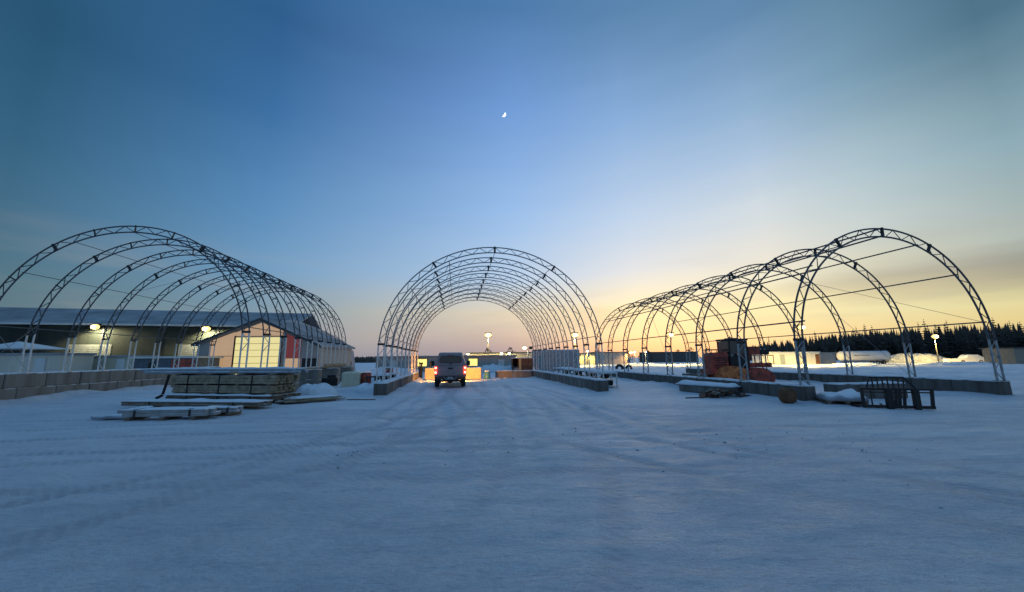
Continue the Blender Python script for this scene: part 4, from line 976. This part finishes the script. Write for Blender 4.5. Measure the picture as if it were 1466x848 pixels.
# ------------------------------------------------------------------ lamps
def lamp_post(name, label, cat, head, base_z, power, size=.45, pole=True, arm=0.0, face=-1, m=None, col=(1, .68, .20)):
    x, y, z = head
    T = thing(name, label, cat, (x, y, base_z if pole else z), 0, 'yard floodlights')
    zz = z - base_z if pole else 0
    if pole:
        MB().tube([(arm, .12, 0), (arm, .12, zz * .5), (arm, .12, zz)], [.13, .10, .07], 8).build('pole', m_pole, T)
        MB().box((arm, .12, .15), (.4, .4, .3), bev=.03).build('footing', m_conc, T)
    else:
        MB().tube([(0, .8, .12), (0, .1, .12)], .04, 6).build('bracket', m_plate, T)
    hd = MB().box((0, .10, zz + .06), (size * 1.5, .26, size * 1.1), bev=.04, rx=.15).build('lamp_head', m_plate, T)
    b = MB(); b.sphere((0, -.10, zz), size * .66, 20, 14, (1.25, .55, .75)); b.build('lens', m or m_lens, hd)  # oversized glowing lens stands in for the halo round the lamp
    b = MB(); b.sphere((0, -.10 - size * .35, zz - .02), size * .30, 14, 10, (1.2, .5, 1)); b.build('bulb', m_core, hd)
    l = bpy.data.lights.new('lamp_light', 'SPOT'); l.energy = power; l.color = col; l.shadow_soft_size = .25; l.spot_size = R_(158); l.spot_blend = .35
    o = bpy.data.objects.new('lamp_light', l); COL.objects.link(o); o.parent = T; o.location = (0, -.35, zz - size * .7 - .1); o.rotation_euler = (0 if pole else R_(36), 0, 0)
def on_facade(px_ratio, z):   # a point just in front of the long green building, on the line x = ratio * y
    d = (A1_ - A0_).normalized(); n = Vector((d.y, -d.x, 0))
    p0 = A0_ + n * .9
    y = (p0.y - d.y / d.x * p0.x) / (1 - d.y / d.x * px_ratio); return (px_ratio * y, y, z)
lamp_post('wall_floodlight', 'left floodlight on the front of the long green building', 'floodlight', on_facade(-46.6 / 42, 5.85), 0, 2000, .62, pole=False, col=(1, .80, .48))
lamp_post('wall_floodlight', 'right floodlight on the long green building, above the gable shop eave', 'floodlight', on_facade(-31.72 / 39, 5.75), 0, 2200, .66, col=(1, .80, .48), pole=False)
lamp_post('lamp_post', 'tall lamp post behind the long white building, right of the pickup', 'lamp post', (-5.43, 85, 6.93), 0, 7000, .95)
lamp_post('lamp_post', 'far lamp post seen through the right legs of the middle frame', 'lamp post', (13.25, 80, 6.45), 0, 9000, .95)
lamp_post('lamp_post', 'lamp post seen through the left hoops of the right-hand frame', 'lamp post', (35.6, 85, 6.56), 0, 13000, 1.05)
lamp_post('lamp_post', 'short lamp post before the forest at the far right', 'lamp post', (79.3, 71, 5.05), 0, 7000, .75)
lamp_post('lamp_post', 'tall lamp post behind the nearest left leg of the right-hand frame', 'lamp post', (50.7, 66, 6.6), 0, 16000, .8)
lamp_post('round_lamp', 'white globe lamp with a dark box beside the grey container', 'floodlight', (2.24, 70, 3.6), 0, 500, .55, m=m_lens2, arm=.62, col=(1, .9, .7))
MB().box((1.15, .2, 3.6), (.7, .3, .5), bev=.04).build('control_box', m_plate, bpy.data.objects['round_lamp'])
for k, (h, p, lab) in enumerate([((-10.47, 89.4, 2.8), 120, 'small white wall lamp at the left end of the far warehouse'), ((-2.54, 89.4, 2.89), 120, 'small white wall lamp mid-way along the far warehouse'), ((-.77, 89.4, 2.88), 120, 'small white wall lamp next right along the far warehouse'),
        ((34.6, 108, 3.2), 700, 'small lamp between the site trailer and the dark warehouse'), ((37.8, 108, 3.2), 700, 'small lamp just left of the dark warehouse'), ((54.5, 108, 2.5), 300, 'small greenish lamp in front of the dark warehouse')]):
    lamp_post('small_lamp', lab, 'lamp', h, 0, p, .42, pole=k > 2, m=m_lens2, col=(1, .85, .5))
lamp_post('small_lamp', 'orange lamp at the right end of the pale site trailer', 'lamp', (30.9, 99.4, 2.9), 0, 900, .55, pole=False, m=lampmat('orange_lens', (1, .45, .06), 14), col=(1, .5, .12))
lamp_post('small_lamp', 'yellow lamp above the orange-lit shed', 'lamp', (18.6, 94.5, 3.3), 0, 1500, .5, pole=True, m=m_lens, col=(1, .72, .2))

# ------------------------------------------------------------------ forest
def conifer(seed, h, w, whorls=17, blades=9):
    rnd = random.Random(seed); b = MB()
    for k in range(whorls):
        t = k / (whorls - 1); z = h * (.10 + .90 * t); rr = w * (1 - t) ** .75 * rnd.uniform(.5, 1.3) + .10
        for j in range(blades):
            if rnd.random() < .24: continue
            a = 2 * PI * (j + rnd.random() * .8) / blades; L_ = rr * rnd.uniform(.6, 1.2); wd = .18 + L_ * .28
            ca, sa = math.cos(a), math.sin(a); dz = -L_ * rnd.uniform(.15, .5)
            p0 = (0, 0, z); p1 = (ca * L_ * .55 - sa * wd, sa * L_ * .55 + ca * wd, z + dz * .5 - .1); p2 = (ca * L_, sa * L_, z + dz); p3 = (ca * L_ * .55 + sa * wd, sa * L_ * .55 - ca * wd, z + dz * .5 - .1)
            b.add([p0, p1, p2, p3, (ca * L_ * .5, sa * L_ * .5, z + dz * .4 - .35)], [(0, 1, 2), (0, 2, 3), (0, 2, 4)])
    return b
rnd = random.Random(5)
protos = []
for k in range(7):
    h = [9, 10, 8, 11, 9.5, 7.5, 12][k]; w = [1.9, 1.6, 1.8, 1.7, 2.2, 1.6, 1.5][k]
    T = thing('pine_tree', 'dark conifer at the forest edge beyond the yard on the right', 'tree', (0, 0, 0), 0, 'conifers of the forest edge')
    MB().tube([(0, 0, 0), (0, 0, h * .6), (0, 0, h * .97)], [.16, .10, .02], 6).build('trunk', m_bark, T)
    conifer(k, h, w).build('crown', m_leafc, T); protos.append(T)
nT = 150; used = set()
for i in range(nT):
    t = (i + rnd.uniform(-.4, .4)) / nT
    x = 92 + t * 118; y = 141 - 18 * t + rnd.uniform(-4, 9)
    p = protos[i % 7]
    o = p if i < 7 else dup(p)
    s = (.50 + .44 * sstep(0, .25, t) + .44 * t) * rnd.choice([rnd.uniform(.75, .9), rnd.uniform(.8, 1.0), rnd.uniform(.92, 1.12)])
    o.location = (x, y, -.1); o.rotation_euler = (0, 0, rnd.uniform(0, 6)); o.scale = (s * 1.05, s * 1.05, s)
    o['label'] = 'dark conifer at the forest edge beyond the yard on the right'
for k, (px_, py_, h, lab) in enumerate([(91.5, 140, 9.5, 'thin lone conifer standing left of the forest edge'), (95.5, 141, 9.0, 'second thin conifer just right of the lone one'), (100.5, 141, 7.8, 'slim conifer sticking out of the low left end of the forest')]):
    T = thing('pine_tree', lab, 'tree', (px_, py_, 0)); MB().tube([(0, 0, 0), (0, 0, h)], [.14, .02], 6).build('trunk', m_bark, T); conifer(90 + k, h, 1.0, 14, 6).build('crown', m_leafc, T)
# the mass of the wood behind
b = MB()
for i in range(620):
    t = rnd.random(); x = 94 + t * 150; y = 147 - 18 * t + rnd.uniform(0, 30); h = (5.0 + 3.6 * sstep(0, .3, t) + 5.4 * t) * rnd.uniform(.8, 1.08)
    for k in range(6):
        z0 = h * k / 6.5; r = (1 - k / 6.5) * 2.1 + .12; n = 8; off = rnd.random() * 6
        b.add([(x + r * rnd.uniform(.6, 1.2) * math.cos(off + 2 * PI * j / n), y + r * rnd.uniform(.6, 1.2) * math.sin(off + 2 * PI * j / n), z0 - .3) for j in range(n)] + [(x, y, z0 + h * .32)], [(j, (j + 1) % n, n) for j in range(n)])
o = b.build('forest', m_woods); tag(o, 'mass of dark conifer forest behind the forest edge on the right', None, kind='stuff')
b = MB()
for i in range(700):
    x = rnd.uniform(-135, -25); y = 215 + rnd.uniform(0, 30); h = (3.2 + 1.0 * noise.noise((x * .06, 0, 0))) * rnd.uniform(.8, 1.15)
    for k in range(4):
        z0 = h * k / 4.5; r = (1 - k / 4.5) * 1.8 + .4; n = 6; off = rnd.random() * 6
        b.add([(x + r * math.cos(off + 2 * PI * j / n), y + r * math.sin(off + 2 * PI * j / n), z0 - .2) for j in range(n)] + [(x, y, z0 + h * .4)], [(j, (j + 1) % n, n) for j in range(n)])
o = b.build('far_woods', m_woods); tag(o, 'low dark line of woods on the horizon between the left and middle frames', None, kind='stuff')
# scattered bushes on the horizon
for k, (x, y, h) in enumerate([(33.0, 116, 3.0), (36.2, 118, 3.6), (39.6, 117, 3.1), (42.5, 119, 3.7), (-6.8, 104, 4.6), (-.6, 106, 4.8), (57.5, 132, 4.2), (63, 134, 5.0), (69, 135, 4.6), (75, 136, 5.2), (80, 137, 6.4), (85, 138, 5.6)]):
    T = thing('shrub', ['first', 'second', 'third', 'fourth', 'lone bare', 'other lone', 'first', 'second', 'third', 'fourth', 'fifth', 'sixth'][k] + [' dark shrub from the left by the small far lamps', ' dark tree poking above the far warehouse roof', ' scrubby tree from the left between dark warehouse and forest'][0 if k < 4 else 1 if k < 6 else 2], 'tree', (x, y, 0))
    MB().tube([(0, 0, 0), (.1, 0, h * .7)], [.1, .03], 6).build('trunk', m_bark, T)
    b = MB(); r2 = random.Random(k)
    for j in range(260):
        a = r2.uniform(0, 6.28); zz = h * r2.uniform(.12, 1); rr = h * .42 * math.sin(PI * min(1, zz / h * .9 + .08)) * r2.random() ** .4; s = .16
        c = Vector((rr * math.cos(a), rr * math.sin(a), zz)); u = Vector([r2.uniform(-1, 1) for _ in range(3)]).normalized() * s; v = Vector([r2.uniform(-1, 1) for _ in range(3)]).normalized() * s
        b.add([c - u, c + v, c + u, c - v], [(0, 1, 2, 3)])
    b.build('crown', m_leafc, T)

# ------------------------------------------------------------------ moon
def moon():
    d = Vector((-0.01616489, 0.81677412, 0.57673108)) * 2400
    n = 22; rM = 13.5; b = MB(); outer = []; inner = []
    for k in range(n + 1):
        a = -PI / 2 + PI * k / n
        outer.append((rM * math.cos(a), rM * math.sin(a))); inner.append((rM * (.12) * math.cos(a) , rM * math.sin(a)))
    rot = R_(-38); 
    def tr(p, y): x, z = p; return (x * math.cos(rot) - z * math.sin(rot), y, x * math.sin(rot) + z * math.cos(rot))
    pr = outer + inner[::-1][1:-1]
    b.loft([[tr(p, 0) for p in pr], [tr(p, 6) for p in pr]])
    o = b.build('moon', mat('moonlight', (.8, .8, .8), .9, emit=(.93, 1, .98), emit_s=1.6, bump=0), None, tuple(d + Vector((0, 0, 1.7))))
    tag(o, 'small bright crescent moon high in the blue evening sky', 'moon')
    o.rotation_euler = (R_(35), 0, 0)
moon()

# ------------------------------------------------------------------ loose ice crumbs
b = MB(); r3 = random.Random(11)
for i in range(110):
    x = r3.uniform(-16, 18); y = 3.2 + 13 * r3.random() ** .8
    if i < 60: x = 4.5 + r3.gauss(0, 2.2); y = 8.2 + r3.gauss(0, .8)
    elif i < 90: x = -1 + r3.gauss(0, 2); y = 7.6 + r3.gauss(0, .6)
    s = r3.uniform(.006, .018) * (1 if r3.random() < .93 else 1.8)
    b.sphere((x, y, ground_h(x, y) + s * .1), s, 5, 4, (1.3, 1, .7), .5)
o = b.build('ice_crumbs', mat('dirty_ice', (.34, .38, .42), .7, var=.5, scale=.8)); tag(o, 'scattered crumbs of dirty ice on the packed snow', None, kind='stuff')
